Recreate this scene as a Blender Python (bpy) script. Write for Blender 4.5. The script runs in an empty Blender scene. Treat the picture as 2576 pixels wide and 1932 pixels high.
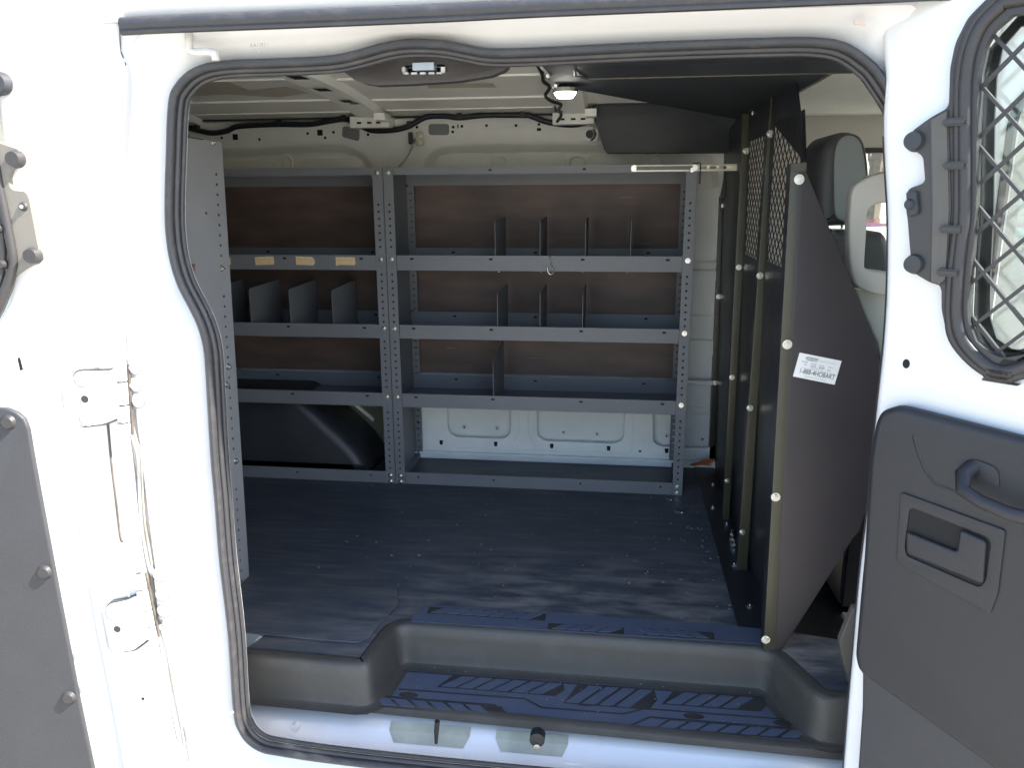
import bpy, bmesh, math, random
from math import radians as RD, sin, cos, pi
from mathutils import Vector as V, Matrix as M
random.seed(7)
S = bpy.context.scene
col = S.collection

# ------------------------------------------------------------------ camera
PITCH, YAW, ROLL, CZ, FPX = RD(13.6), RD(7.6), RD(-0.35), 1.068, 1980.0
fw = V((-sin(YAW)*cos(PITCH), cos(YAW)*cos(PITCH), -sin(PITCH)))
rt = V((cos(YAW), sin(YAW), 0)); up = rt.cross(fw)
rt, up = cos(ROLL)*rt+sin(ROLL)*up, -sin(ROLL)*rt+cos(ROLL)*up
EYE = V((0, 0, CZ))
cd = bpy.data.cameras.new('camera'); cam = bpy.data.objects.new('camera', cd); col.objects.link(cam)
m = M((rt, up, -fw)).transposed().to_4x4(); m.translation = EYE
cam.matrix_world = m
cd.sensor_width = 36; cd.lens = FPX/2576*36; cd.clip_start = 0.05; cd.clip_end = 500
S.camera = cam
# ------------------------------------------------------------------ light
w = bpy.data.worlds.new('World'); S.world = w; w.use_nodes = True
wn = w.node_tree.nodes; wl = w.node_tree.links
bg = wn['Background']; sky = wn.new('ShaderNodeTexSky'); sky.sky_type = 'NISHITA'; sky.sun_disc = False
SUN = V((0.64, -0.075, 0.68)).normalized()       # direction towards the sun
el = math.asin(SUN.z); az = math.atan2(SUN.x, SUN.y)
sky.sun_elevation = el; sky.sun_rotation = az
sky.air_density = 1.0; sky.dust_density = 1.5; sky.ozone_density = 1.0
wl.new(sky.outputs[0], bg.inputs[0]); bg.inputs[1].default_value = 0.15
sl = bpy.data.lights.new('sun', 'SUN'); sl.energy = 5.0; sl.angle = RD(0.5); sl.color = (1, .95, .87)
so = bpy.data.objects.new('sun', sl); col.objects.link(so)
so.rotation_euler = SUN.to_track_quat('Z', 'Y').to_euler()
S.view_settings.view_transform = 'Standard'; S.view_settings.look = 'None'
S.view_settings.exposure = 2.0; S.view_settings.gamma = 1

# ------------------------------------------------------------------ rays -> points on real planes
def ray(x, y): return fw*FPX + rt*(x-1288) - up*(y-966)
def aty(x, y, Y): d = ray(x, y); return EYE + d*((Y-EYE.y)/d.y)
def atz(x, y, Z): d = ray(x, y); return EYE + d*((Z-EYE.z)/d.z)
def atx(x, y, X): d = ray(x, y); return EYE + d*((X-EYE.x)/d.x)
class Fr:
    """a plane with axes U,W and normal N"""
    def __init__(s, O, U, W):
        s.O = V(O); s.U = V(U).normalized(); s.W = V(W).normalized(); s.N = s.U.cross(s.W).normalized()
    def px(s, x, y):
        d = ray(x, y); t = (s.O-EYE).dot(s.N)/d.dot(s.N); p = EYE+d*t-s.O
        return (p.dot(s.U), p.dot(s.W))
    def pts(s, L): return [s.px(a, b) for a, b in L]
    def w(s, u, v, n=0): return s.O+s.U*u+s.W*v+s.N*n
def FY(Y): return Fr((0, Y, 0), (1, 0, 0), (0, 0, 1))          # normal -Y (to the camera)
def FXn(X): return Fr((X, 0, 0), (0, -1, 0), (0, 0, 1))        # normal -X
def FXp(X): return Fr((X, 0, 0), (0, 1, 0), (0, 0, 1))         # normal +X
def FZ(Z): return Fr((0, 0, Z), (1, 0, 0), (0, 1, 0))          # normal +Z
def FZd(Z): return Fr((0, 0, Z), (1, 0, 0), (0, -1, 0))        # normal -Z

# ------------------------------------------------------------------ materials
def mat(name, c, r=.5, metal=0, noise=0, nscale=8, c2=None, bump=0, bscale=60, coat=0, stretch=(1, 1, 1), lo=.4, hi=.7, spec=None):
    mt = bpy.data.materials.new(name); mt.use_nodes = True
    n = mt.node_tree.nodes; l = mt.node_tree.links; b = n['Principled BSDF']
    b.inputs['Base Color'].default_value = (*c, 1); b.inputs['Roughness'].default_value = r; b.inputs['Metallic'].default_value = metal
    if coat: b.inputs['Coat Weight'].default_value = coat; b.inputs['Coat Roughness'].default_value = .08
    if spec is not None: b.inputs['Specular IOR Level'].default_value = spec
    tc = n.new('ShaderNodeTexCoord'); mp = n.new('ShaderNodeMapping'); mp.inputs['Scale'].default_value = stretch
    l.new(tc.outputs['Object'], mp.inputs[0])
    if noise or c2:
        nz = n.new('ShaderNodeTexNoise'); nz.inputs['Scale'].default_value = nscale; nz.inputs['Detail'].default_value = 8; nz.inputs['Roughness'].default_value = .62
        l.new(mp.outputs[0], nz.inputs['Vector'])
        cr = n.new('ShaderNodeValToRGB'); cr.color_ramp.elements[0].position = lo; cr.color_ramp.elements[1].position = hi
        k = noise
        cr.color_ramp.elements[0].color = (*c, 1)
        cc = c2 if c2 else tuple(min(1, v*(1+k)+.002) for v in c)
        cr.color_ramp.elements[1].color = (*cc, 1)
        l.new(nz.outputs['Fac'], cr.inputs[0]); l.new(cr.outputs[0], b.inputs['Base Color'])
        rr = n.new('ShaderNodeMapRange'); rr.inputs['To Min'].default_value = max(.02, r-.07); rr.inputs['To Max'].default_value = min(1, r+.1)
        l.new(nz.outputs['Fac'], rr.inputs['Value']); l.new(rr.outputs[0], b.inputs['Roughness'])
    if bump:
        nb = n.new('ShaderNodeTexNoise'); nb.inputs['Scale'].default_value = bscale; nb.inputs['Detail'].default_value = 4
        l.new(mp.outputs[0], nb.inputs['Vector'])
        bp = n.new('ShaderNodeBump'); bp.inputs['Strength'].default_value = bump; bp.inputs['Distance'].default_value = .004
        l.new(nb.outputs['Fac'], bp.inputs['Height']); l.new(bp.outputs[0], b.inputs['Normal'])
    return mt
WHITE = mat('white_paint', (.70, .70, .70), .28, c2=(.60, .57, .51), nscale=5, lo=.55, hi=.85, coat=.6, bump=.04, bscale=12)
WHITED = mat('dirty_white_paint', (.62, .60, .56), .4, c2=(.34, .27, .20), nscale=14, lo=.5, hi=.75)
RUSTY = mat('stained_gap', (.34, .31, .27), .6, c2=(.19, .16, .13), nscale=20, lo=.4, hi=.7)
PRIMER = mat('thin_grey_paint', (.82, .82, .75), .42, noise=.10, nscale=6, bump=.03, bscale=20)
PRIMERW = mat('light_grey_paint', (.80, .80, .76), .38, noise=.10, nscale=6)
ROOFP = mat('roof_grey_paint', (.72, .71, .65), .42, noise=.16, nscale=4)
PATCH = mat('sound_pad', (.46, .42, .34), .5, noise=.2, nscale=9)
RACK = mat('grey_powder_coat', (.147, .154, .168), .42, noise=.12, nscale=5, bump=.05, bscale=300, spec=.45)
RACKL = mat('lit_grey_powder_coat', (.26, .268, .285), .42, noise=.12, nscale=5, bump=.05, bscale=300, spec=.45)  # same paint as the other racks, lightened for the light it gets
HOLE = mat('dark_hole', (.006, .006, .007), .8)
PLYB = mat('brown_ply', (.062, .045, .037), .62, c2=(.085, .058, .044), nscale=14, stretch=(.6, 1, 4), bump=.1, bscale=80)
BLK = mat('black_steel', (.012, .014, .018), .36, noise=.25, nscale=10, bump=.08, bscale=220)
BLKT = mat('textured_black_board', (.012, .014, .018), .42, noise=.3, nscale=12, bump=.15, bscale=170)
FLANGE = mat('black_flange_sheen', (.042, .040, .024), .32, noise=.15, nscale=8)  # olive tint paints a yellow-green sheen onto the black steel
WING = mat('brown_black_sheet', (.034, .028, .030), .42, noise=.12, nscale=4, bump=.05, bscale=200)
RUB = mat('rubber_seal', (.036, .036, .040), .42, c2=(.075, .068, .062), nscale=40, lo=.5, hi=.85, stretch=(.6, 1, 1), bump=.2, bscale=160)
RUBC = mat('clean_rubber', (.035, .035, .038), .32, noise=.2, nscale=20, bump=.05)
PLAST = mat('dark_door_plastic', (.032, .033, .037), .52, noise=.12, nscale=6, bump=.25, bscale=420)
PLASTR = mat('shaded_door_plastic', (.016, .0165, .020), .5, noise=.12, nscale=6, bump=.2, bscale=420)  # darker copy of the door plastic, right leaf's shade put into colour
PLASTB = mat('dark_trim_plastic', (.036, .033, .033), .45, noise=.10, nscale=6, bump=.12, bscale=400)
PLASTL = mat('mid_trim_plastic', (.085, .078, .068), .5, noise=.10, nscale=6, bump=.12, bscale=400)
MATB = mat('step_mat_plastic', (.046, .045, .042), .42, c2=(.064, .063, .059), nscale=12, lo=.5, hi=.8, bump=.2, bscale=350)
MATR = mat('step_mat_sky_sheen', (.066, .084, .132), .30, c2=(.090, .103, .135), nscale=16, lo=.45, hi=.8, bump=.15, bscale=300)  # blue tint paints the sky's reflection on the black plastic
MATG = mat('step_mat_grooves', (.020, .021, .025), .55, c2=(.040, .038, .034), nscale=20)
ZINC = mat('zinc_bolt', (.62, .62, .58), .25, metal=1)
ZINCY = mat('yellow_zinc', (.55, .52, .36), .35, metal=.9, noise=.1)
STRAP = mat('galvanised_strap', (.62, .60, .48), .42, metal=.45, noise=.1)
CHROME = mat('chrome', (.8, .8, .8), .12, metal=1)
TAPE = mat('masking_tape', (.60, .44, .24), .75, c2=(.70, .56, .36), nscale=30)
INK = mat('pencil_ink', (.18, .13, .09), .8)
STK = mat('sticker_white', (.80, .80, .78), .45)
INKG = mat('sticker_grey_ink', (.13, .13, .13), .6)
INKL = mat('sticker_pale_ink', (.42, .42, .42), .6)
INKR = mat('sticker_red_ink', (.60, .20, .18), .6)
FAINT = mat('faint_stamp', (.30, .28, .26), .5)
HEADL = mat('cream_headliner', (.82, .78, .68), .85, noise=.06, nscale=30, bump=.1, bscale=300)
CREAM = mat('cream_trim', (.55, .52, .47), .5, noise=.05, bump=.1, bscale=300)
SEATD = mat('seat_dark_vinyl', (.085, .088, .095), .5, bump=.15, bscale=250)
SEATL = mat('seat_grey_vinyl', (.27, .295, .30), .45, bump=.15, bscale=250)
LABELB = mat('orange_rag', (.45, .13, .04), .8, noise=.3, nscale=30)
ASPH = mat('gravel', (.31, .295, .26), .95, c2=(.38, .36, .31), nscale=3, bump=.5, bscale=30)
BARK = mat('bark', (.16, .12, .09), .9, noise=.4, nscale=12)
TWIG = mat('twigs', (.20, .155, .12), .9)
REDP = mat('dark_red_paint', (.20, .02, .03), .25, coat=.7)
TYRE = mat('tyre', (.02, .02, .02), .8)
CARGL = mat('car_glass', (.03, .06, .08), .05, spec=.8)

def floor_mat():
    mt = bpy.data.materials.new('worn_black_floor'); mt.use_nodes = True
    n = mt.node_tree.nodes; l = mt.node_tree.links; b = n['Principled BSDF']
    tc = n.new('ShaderNodeNewGeometry')
    def noise(sc, st, rot=0, det=6, dist=0):
        mp = n.new('ShaderNodeMapping'); mp.inputs['Scale'].default_value = st; mp.inputs['Rotation'].default_value = (0, 0, rot)
        l.new(tc.outputs['Position'], mp.inputs[0])
        z = n.new('ShaderNodeTexNoise'); z.inputs['Scale'].default_value = sc; z.inputs['Detail'].default_value = det
        z.inputs['Distortion'].default_value = dist
        l.new(mp.outputs[0], z.inputs['Vector']); return z.outputs['Fac']
    def ramp(f, p0, c0, p1, c1):
        r = n.new('ShaderNodeValToRGB'); e = r.color_ramp.elements
        e[0].position = p0; e[0].color = (*c0, 1); e[1].position = p1; e[1].color = (*c1, 1)
        l.new(f, r.inputs[0]); return r.outputs[0]
    def mix(f, a, c):
        x = n.new('ShaderNodeMix'); x.data_type = 'RGBA'
        l.new(f, x.inputs[0])
        for i, s in ((6, a), (7, c)):
            if isinstance(s, tuple): x.inputs[i].default_value = (*s, 1)
            else: l.new(s, x.inputs[i])
        return x.outputs[2]
    base = ramp(noise(3, (1, 2, 1)), .35, (.036, .047, .066), .7, (.054, .068, .090))
    c = mix(ramp(noise(26, (.22, 2.0, 1), det=15), .47, (0, 0, 0), .76, (.7, .7, .7)), base, (.115, .115, .115))
    # dusty scuffs get denser towards the doorway where people step in
    sx = n.new('ShaderNodeSeparateXYZ'); l.new(tc.outputs['Position'], sx.inputs[0])
    mr = n.new('ShaderNodeMapRange'); mr.inputs['From Min'].default_value = 2.35; mr.inputs['From Max'].default_value = 1.82
    l.new(sx.outputs[1], mr.inputs['Value'])
    sc = ramp(noise(16, (.45, 1.3, 1), rot=.15, det=15, dist=.1), .42, (0, 0, 0), .66, (1, 1, 1))
    mx = n.new('ShaderNodeMapRange'); mx.inputs['From Min'].default_value = -.75; mx.inputs['From Max'].default_value = -.15; mx.inputs['To Min'].default_value = .15
    l.new(sx.outputs[0], mx.inputs['Value'])
    m0 = n.new('ShaderNodeMath'); m0.operation = 'MULTIPLY'; l.new(mr.outputs[0], m0.inputs[0]); l.new(mx.outputs[0], m0.inputs[1])
    mu = n.new('ShaderNodeMath'); mu.operation = 'MULTIPLY'; l.new(m0.outputs[0], mu.inputs[0]); l.new(sc, mu.inputs[1])
    mu2 = n.new('ShaderNodeMath'); mu2.operation = 'MULTIPLY'; mu2.inputs[1].default_value = .85; l.new(mu.outputs[0], mu2.inputs[0])
    c = mix(mu2.outputs[0], c, (.24, .225, .21))
    c = mix(ramp(noise(60, (.16, 5, 1), rot=.12, det=3), .70, (0, 0, 0), .74, (.55, .55, .55)), c, (.26, .22, .17))
    vo = n.new('ShaderNodeTexVoronoi'); vo.inputs['Scale'].default_value = 34; l.new(tc.outputs['Position'], vo.inputs['Vector'])
    c = mix(ramp(vo.outputs['Distance'], .035, (1, 1, 1), .07, (0, 0, 0)), c, (.13, .125, .12))
    l.new(c, b.inputs['Base Color']); b.inputs['Roughness'].default_value = .5
    bp = n.new('ShaderNodeBump'); bp.inputs['Strength'].default_value = .3; bp.inputs['Distance'].default_value = .003
    l.new(noise(40, (1, 3, 1)), bp.inputs['Height']); l.new(bp.outputs[0], b.inputs['Normal'])
    return mt
FLOORM = floor_mat()
def ply_mat():
    mt = bpy.data.materials.new('scuffed_brown_liner'); mt.use_nodes = True
    n = mt.node_tree.nodes; l = mt.node_tree.links; b = n['Principled BSDF']
    tc = n.new('ShaderNodeTexCoord')
    def nz(sc, st, det=6):
        mp = n.new('ShaderNodeMapping'); mp.inputs['Scale'].default_value = st; l.new(tc.outputs['Object'], mp.inputs[0])
        z = n.new('ShaderNodeTexNoise'); z.inputs['Scale'].default_value = sc; z.inputs['Detail'].default_value = det; l.new(mp.outputs[0], z.inputs['Vector']); return z.outputs['Fac']
    r = n.new('ShaderNodeValToRGB'); e = r.color_ramp.elements
    e[0].position = .35; e[0].color = (.078, .052, .044, 1); e[1].position = .68; e[1].color = (.125, .083, .068, 1)
    l.new(nz(7, (.7, 1, 2.5), 9), r.inputs[0])
    r2 = n.new('ShaderNodeValToRGB'); e = r2.color_ramp.elements
    e[0].position = .69; e[0].color = (0, 0, 0, 1); e[1].position = .76; e[1].color = (.6, .6, .6, 1)
    l.new(nz(16, (.35, 1, 7), 4), r2.inputs[0])
    x = n.new('ShaderNodeMix'); x.data_type = 'RGBA'; l.new(r2.outputs[0], x.inputs[0]); l.new(r.outputs[0], x.inputs[6]); x.inputs[7].default_value = (.28, .2, .14, 1)
    l.new(x.outputs[2], b.inputs['Base Color']); b.inputs['Roughness'].default_value = .55
    return mt
PLY = ply_mat()
GLASS = bpy.data.materials.new('window_glass'); GLASS.use_nodes = True
_n = GLASS.node_tree.nodes; _l = GLASS.node_tree.links; _n.remove(_n['Principled BSDF'])
_t = _n.new('ShaderNodeBsdfTransparent'); _t.inputs[0].default_value = (.86, .90, .89, 1); _g = _n.new('ShaderNodeBsdfGlossy'); _g.inputs['Roughness'].default_value = .03
_m = _n.new('ShaderNodeMixShader'); _m.inputs[0].default_value = .07
_l.new(_t.outputs[0], _m.inputs[1]); _l.new(_g.outputs[0], _m.inputs[2]); _l.new(_m.outputs[0], _n['Material Output'].inputs[0])
LAMPM = bpy.data.materials.new('lamp_glow'); LAMPM.use_nodes = True
_b = LAMPM.node_tree.nodes['Principled BSDF']; _b.inputs['Emission Color'].default_value = (1, .98, .9, 1); _b.inputs['Emission Strength'].default_value = 22

# ------------------------------------------------------------------ object helpers
def rootloc(p):
    q = V((0, 0, 0))
    while p: q = q+p.location; p = p.parent
    return q
def thing(name, label, cat, loc=(0, 0, 0), group=None):
    o = bpy.data.objects.new(name, None); o.empty_display_size = .05; col.objects.link(o); o.location = loc
    o['label'] = label; o['category'] = cat
    if group: o['group'] = group
    return o
def tag(o, label, cat, group=None):
    o['label'] = label; o['category'] = cat
    if group: o['group'] = group
    return o
def link(name, me, mt, parent=None, smooth=False, loc=None):
    ms = mt if isinstance(mt, (list, tuple)) else [mt]
    if not me.materials:
        for q in ms: me.materials.append(q)
    o = bpy.data.objects.new(name, me); col.objects.link(o)
    off = rootloc(parent)
    if loc is None:
        me.transform(M.Translation(-off))
    else: o.location = V(loc)-off
    if parent: o.parent = parent
    if smooth:
        for p in me.polygons: p.use_smooth = True
        try: me.set_sharp_from_angle(angle=RD(38))
        except Exception: pass
    return o
class MB:
    def __init__(s): s.v = []; s.f = []; s.m = []
    def add(s, vs, fs, mi=0):
        b = len(s.v); s.v += [tuple(p) for p in vs]; s.f += [tuple(b+i for i in f) for f in fs]; s.m += [mi]*len(fs); return s
    def box(s, x0, x1, y0, y1, z0, z1, mi=0):
        vs = [(x, y, z) for x in (x0, x1) for y in (y0, y1) for z in (z0, z1)]
        return s.add(vs, [(0, 1, 3, 2), (4, 6, 7, 5), (0, 4, 5, 1), (2, 3, 7, 6), (0, 2, 6, 4), (1, 5, 7, 3)], mi)
    def fbox(s, fr, u0, u1, v0, v1, n0, n1, mi=0):
        vs = [fr.w(u, v, n) for u in (u0, u1) for v in (v0, v1) for n in (n0, n1)]
        return s.add(vs, [(0, 1, 3, 2), (4, 6, 7, 5), (0, 4, 5, 1), (2, 3, 7, 6), (0, 2, 6, 4), (1, 5, 7, 3)], mi)
    def poly(s, fr, L, n=0, mi=0): return s.add([fr.w(u, v, n) for u, v in L], [tuple(range(len(L)))], mi)
    def prism(s, fr, L, n0, n1, mi=0):
        k = len(L); vs = [fr.w(u, v, n0) for u, v in L]+[fr.w(u, v, n1) for u, v in L]
        return s.add(vs, [tuple(range(k)), tuple(range(2*k-1, k-1, -1))]+[(i, (i+1) % k, k+(i+1) % k, k+i) for i in range(k)], mi)
    def disc(s, fr, u, v, r, n=.0008, mi=0, k=10, ru=None):
        ru = ru or r
        return s.poly(fr, [(u+ru*cos(2*pi*i/k), v+r*sin(2*pi*i/k)) for i in range(k)], n, mi)
    def cyl(s, fr, u, v, r, n0, n1, mi=0, k=12, r2=None):
        r2 = r if r2 is None else r2
        vs = [fr.w(u+r*cos(2*pi*i/k), v+r*sin(2*pi*i/k), n0) for i in range(k)]+[fr.w(u+r2*cos(2*pi*i/k), v+r2*sin(2*pi*i/k), n1) for i in range(k)]
        return s.add(vs, [tuple(range(k-1, -1, -1)), tuple(range(k, 2*k))]+[(i, (i+1) % k, k+(i+1) % k, k+i) for i in range(k)], mi)
    def tube(s, pts, r, k=10, closed=False, mi=0, caps=True, ry=None):
        pts = [V(p) for p in pts]; n = len(pts); rs = r if isinstance(r, (list, tuple)) else [r]*n
        T = []
        for i in range(n):
            a = pts[(i-1) % n] if (closed or i > 0) else pts[i]; b = pts[(i+1) % n] if (closed or i < n-1) else pts[i]
            T.append((b-a).normalized())
        ref = V((0, 0, 1)) if abs(T[0].z) < .9 else V((1, 0, 0))
        nn = (ref-T[0]*ref.dot(T[0])).normalized(); vs = []
        for i in range(n):
            nn = (nn-T[i]*nn.dot(T[i])).normalized(); bb = T[i].cross(nn)
            for j in range(k):
                a = 2*pi*j/k; vs.append(pts[i]+nn*cos(a)*rs[i]+bb*sin(a)*(ry or rs[i]))
        fs = [(i*k+j, i*k+(j+1) % k, ((i+1) % n)*k+(j+1) % k, ((i+1) % n)*k+j) for i in range(n if closed else n-1) for j in range(k)]
        if not closed and caps: fs += [tuple(range(k-1, -1, -1)), tuple((n-1)*k+j for j in range(k))]
        return s.add(vs, fs, mi)
    def build(s, name, mt, parent=None, smooth=False, bevel=0, seg=2):
        me = bpy.data.meshes.new(name); me.from_pydata(s.v, [], s.f); 
        me.polygons.foreach_set('material_index', s.m)
        bm = bmesh.new(); bm.from_mesh(me); bmesh.ops.recalc_face_normals(bm, faces=bm.faces)
        if bevel:
            es = [e for e in bm.edges if len(e.link_faces) == 2 and e.calc_face_angle(0) > .5]
            bmesh.ops.bevel(bm, geom=es, offset=bevel, segments=seg, affect='EDGES', clamp_overlap=True)
        bm.to_mesh(me); bm.free(); me.update()
        return link(name, me, mt, parent, smooth or bevel > 0)
def _dd(L):
    o = []
    for p in L:
        if not o or (abs(p[0]-o[-1][0])+abs(p[1]-o[-1][1])) > 3e-4: o.append(p)
    while len(o) > 3 and abs(o[0][0]-o[-1][0])+abs(o[0][1]-o[-1][1]) < 3e-4: o.pop()
    return o
def _curve_mesh(name, loops, th, bevel):
    loops = [_dd(L) for L in loops]
    for k in (1, .5, .25, 0):
        me = _curve_mesh1(name, loops, th, bevel*k)
        us = [p[0] for p in loops[0]]; vs = [p[1] for p in loops[0]]; m_ = .0005
        if not bevel or k == 0 or all(min(us)-m_ < v.co.x < max(us)+m_ and min(vs)-m_ < v.co.y < max(vs)+m_ for v in me.vertices): return me
        print('bevel retry', name, k)
    return me
def _curve_mesh1(name, loops, th, bevel):
    cu = bpy.data.curves.new('t', 'CURVE'); cu.dimensions = '2D'; cu.fill_mode = 'BOTH'
    b = min(bevel, th*.49) if bevel else 0
    cu.extrude = max(th/2-b, 1e-5); cu.bevel_depth = b; cu.bevel_resolution = 2 if b else 0; cu.offset = -b
    for L in loops:
        sp = cu.splines.new('POLY'); sp.points.add(len(L)-1)
        for i, (u, v) in enumerate(L): sp.points[i].co = (u, v, 0, 1)
        sp.use_cyclic_u = True
    o = bpy.data.objects.new('t', cu); col.objects.link(o)
    dg = bpy.context.evaluated_depsgraph_get(); dg.update()
    me = bpy.data.meshes.new_from_object(o.evaluated_get(dg)); me.name = name
    bpy.data.objects.remove(o); bpy.data.curves.remove(cu)
    return me
def plate(name, fr, loops, th, mt, parent=None, bevel=0.0, patches=None, n=0.0):
    """solid sheet, front face at N=n, with real holes; patches = [(loop, material index)] decals on the front"""
    me = _curve_mesh(name, loops, th, bevel)
    mm = M((fr.U, fr.W, fr.N)).transposed().to_4x4(); mm.translation = fr.O+fr.N*(n-th/2)
    me.transform(mm); me.materials.clear()
    bm = bmesh.new(); bm.from_mesh(me); bmesh.ops.remove_doubles(bm, verts=bm.verts, dist=1e-6)
    bmesh.ops.recalc_face_normals(bm, faces=bm.faces)
    for f in bm.faces: f.material_index = 0
    if patches:
        for L, mi in patches:
            vs = [bm.verts.new(fr.w(u, v, n+.0009)) for u, v in L]; f = bm.faces.new(vs); f.material_index = mi
    bm.to_mesh(me); bm.free()
    return link(name, me, mt, parent, smooth=True)
def rect(u0, u1, v0, v1): return [(u0, v0), (u1, v0), (u1, v1), (u0, v1)]
def circ(u, v, r, k=10, ru=None): ru = ru or r; return [(u+ru*cos(2*pi*i/k), v+r*sin(2*pi*i/k)) for i in range(k)]
def rrect(u0, u1, v0, v1, r, k=5):
    o = []
    for cx, cy, a in ((u1-r, v1-r, 0), (u0+r, v1-r, 90), (u0+r, v0+r, 180), (u1-r, v0+r, 270)):
        for i in range(k+1): t = RD(a+90*i/k); o.append((cx+r*cos(t), cy+r*sin(t)))
    return o
def cat(P, k=6, closed=True):
    P = [V(p) for p in P]; n = len(P); o = []
    for i in range(n if closed else n-1):
        g = lambda j: P[j % n] if closed else P[max(0, min(n-1, j))]
        a, b, c, d = g(i-1), g(i), g(i+1), g(i+2)
        for t in range(k):
            t /= k; o.append(.5*((2*b)+(c-a)*t+(2*a-5*b+4*c-d)*t*t+(3*b-a-3*c+d)*t**3))
    if not closed: o.append(P[-1])
    return o
def cat2(L, k=6, closed=True): return [(p.x, p.y) for p in cat([V((a, b, 0)) for a, b in L], k, closed)]
def rnd(L, r, k=4):
    """round the corners of a polygon"""
    o = []; n = len(L)
    for i in range(n):
        a, b, c = V(L[i-1]), V(L[i]), V(L[(i+1) % n]); d1 = (a-b); d2 = (c-b)
        q = min(r, d1.length*.45, d2.length*.45); p1 = b+d1.normalized()*q; p2 = b+d2.normalized()*q
        for j in range(k+1):
            t = j/k; p = p1*(1-t)**2+b*2*t*(1-t)+p2*t*t; o.append((p.x, p.y))
    return o
def bolt_mesh(r=.008, mt=ZINC, ring=None):
    b = MB(); f = Fr((0, 0, 0), (1, 0, 0), (0, 0, 1))
    if ring: b.cyl(f, 0, 0, r*1.5, 0, .0012, 1, k=16)
    b.cyl(f, 0, 0, r*1.35, 0, .0015, k=14); b.cyl(f, 0, 0, r, .0015, .006, k=6, r2=r*.93); b.cyl(f, 0, 0, r*.45, .006, .010, k=8)
    me = bpy.data.meshes.new('bolt'); me.from_pydata(b.v, [], b.f); me.materials.append(mt)
    if ring: me.materials.append(ring); me.polygons.foreach_set('material_index', b.m)
    return me
BOLT = bolt_mesh(.0068); BOLTB = bolt_mesh(.0078)
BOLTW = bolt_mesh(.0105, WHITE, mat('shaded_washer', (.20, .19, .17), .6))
def bolt(parent, p, N, me=BOLT, name='bolt'):
    o = bpy.data.objects.new(name, me); col.objects.link(o); o.parent = parent; o.location = V(p)-rootloc(parent)
    o.rotation_euler = V(N).to_track_quat('-Y', 'Z').to_euler(); return o
def bx(name, x0, x1, y0, y1, z0, z1, mt, parent=None, bevel=.0):
    return MB().box(x0, x1, y0, y1, z0, z1).build(name, mt, parent, bevel=bevel)

# ================================================================== GROUND
GZ = -.72
gb = MB(); gb.add([(-250, -250, GZ), (250, -250, GZ), (250, 250, GZ), (-250, 250, GZ)], [(0, 1, 2, 3)])
g = gb.build('ground', ASPH); g['kind'] = 'structure'

# ================================================================== VAN
van = thing('cargo_van', 'white cargo van seen through its open side doors into the grey cargo hold', 'van', (-.2, 2.25, GZ))
# --- opening contour (native outline of the rubber seal, on the plane y = 1.43)
YS = 1.43
f = FY(YS)
top = [(421, 525), (424, 400), (430, 262), (447, 214), (490, 174), (560, 155), (700, 149), (830, 142), (900, 128), (970, 109), (1030, 101), (1109, 103), (1172, 114), (1235, 124), (1350, 122), (1630, 108), (1950, 97), (2066, 98), (2130, 112), (2186, 149), (2222, 190)]
left = [(592, 1787), (579, 1597), (557, 1407), (546, 1266), (535, 1140), (524, 950), (518, 877), (505, 825), (485, 780), (455, 722), (436, 665), (425, 602)]
A = f.pts(top); B = f.pts(left)
right = [(.462, 1.19), (.490, 1.10), (.520, .93), (.540, .6), (.545, .2), (.545, -.05), (.525, -.125), (.45, -.164)]
bot = [(.1, -.160), (-.37, -.156), (-.60, -.150)]+f.pts([(700, 1895), (660, 1886), (628, 1866), (606, 1836)])
C2 = cat2(A+right+bot+B, 5)                     # clockwise seen from the camera
def offs(L, d):
    n = len(L); o = []
    for i in range(n):
        a = V(L[i-2]); b = V(L[(i+2) % n]); t = (b-a).normalized(); nn = V((-t.y, t.x)); p = V(L[i])
        if d > 0 and p.y+.088*nn.y > 1.351: nn.y = max(0, 1.351-p.y)/.088
        p = p+nn*d
        o.append((p.x, p.y))
    return o
rings = [(-.021, 1.457), (0, 1.455), (.004, 1.448), (.016, 1.442), (.034, 1.432), (.052, 1.414), (.070, 1.396), (.088, 1.388)]
b = MB(); n = len(C2); vs = []
for d, y in rings:
    for (u, v) in offs(C2, d):
        yy = y
        vs.append((u, yy, v))
b.add(vs, [(i*n+j, i*n+(j+1) % n, (i+1)*n+(j+1) % n, (i+1)*n+j) for i in range(len(rings)-1) for j in range(n)])
frame = b.build('body_frame', WHITE, van, smooth=True)
# outer sheet round the opening (pillars, sill) and the roof side above the gutter
out = offs(C2, .084); out = [(u, min(v, 1.3525)) for u, v in out]
plate('side_panel', FY(1.388), [rect(-.935, .62, -.42, 1.353), out], .012, WHITE, van)
bx('pillar_side', -.960, -.935, 1.392, 1.44, -.42, 1.40, WHITED, van)
rs = MB()
prof = [(1.372, 1.366), (1.352, 1.378), (1.350, 1.41), (1.375, 1.50), (1.43, 1.60), (1.52, 1.68)]
X0, X1 = -2.7, 2.6
prof = [(1.374, 1.362), (1.356, 1.385), (1.362, 1.44), (1.40, 1.53), (1.47, 1.62), (1.62, 1.66)]
rs.add([(x, y, z) for x in (X0, X1) for y, z in prof], [(i, i+1, len(prof)+i+1, len(prof)+i) for i in range(len(prof)-1)])
rs.build('roof_side', WHITE, van, smooth=True)
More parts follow.
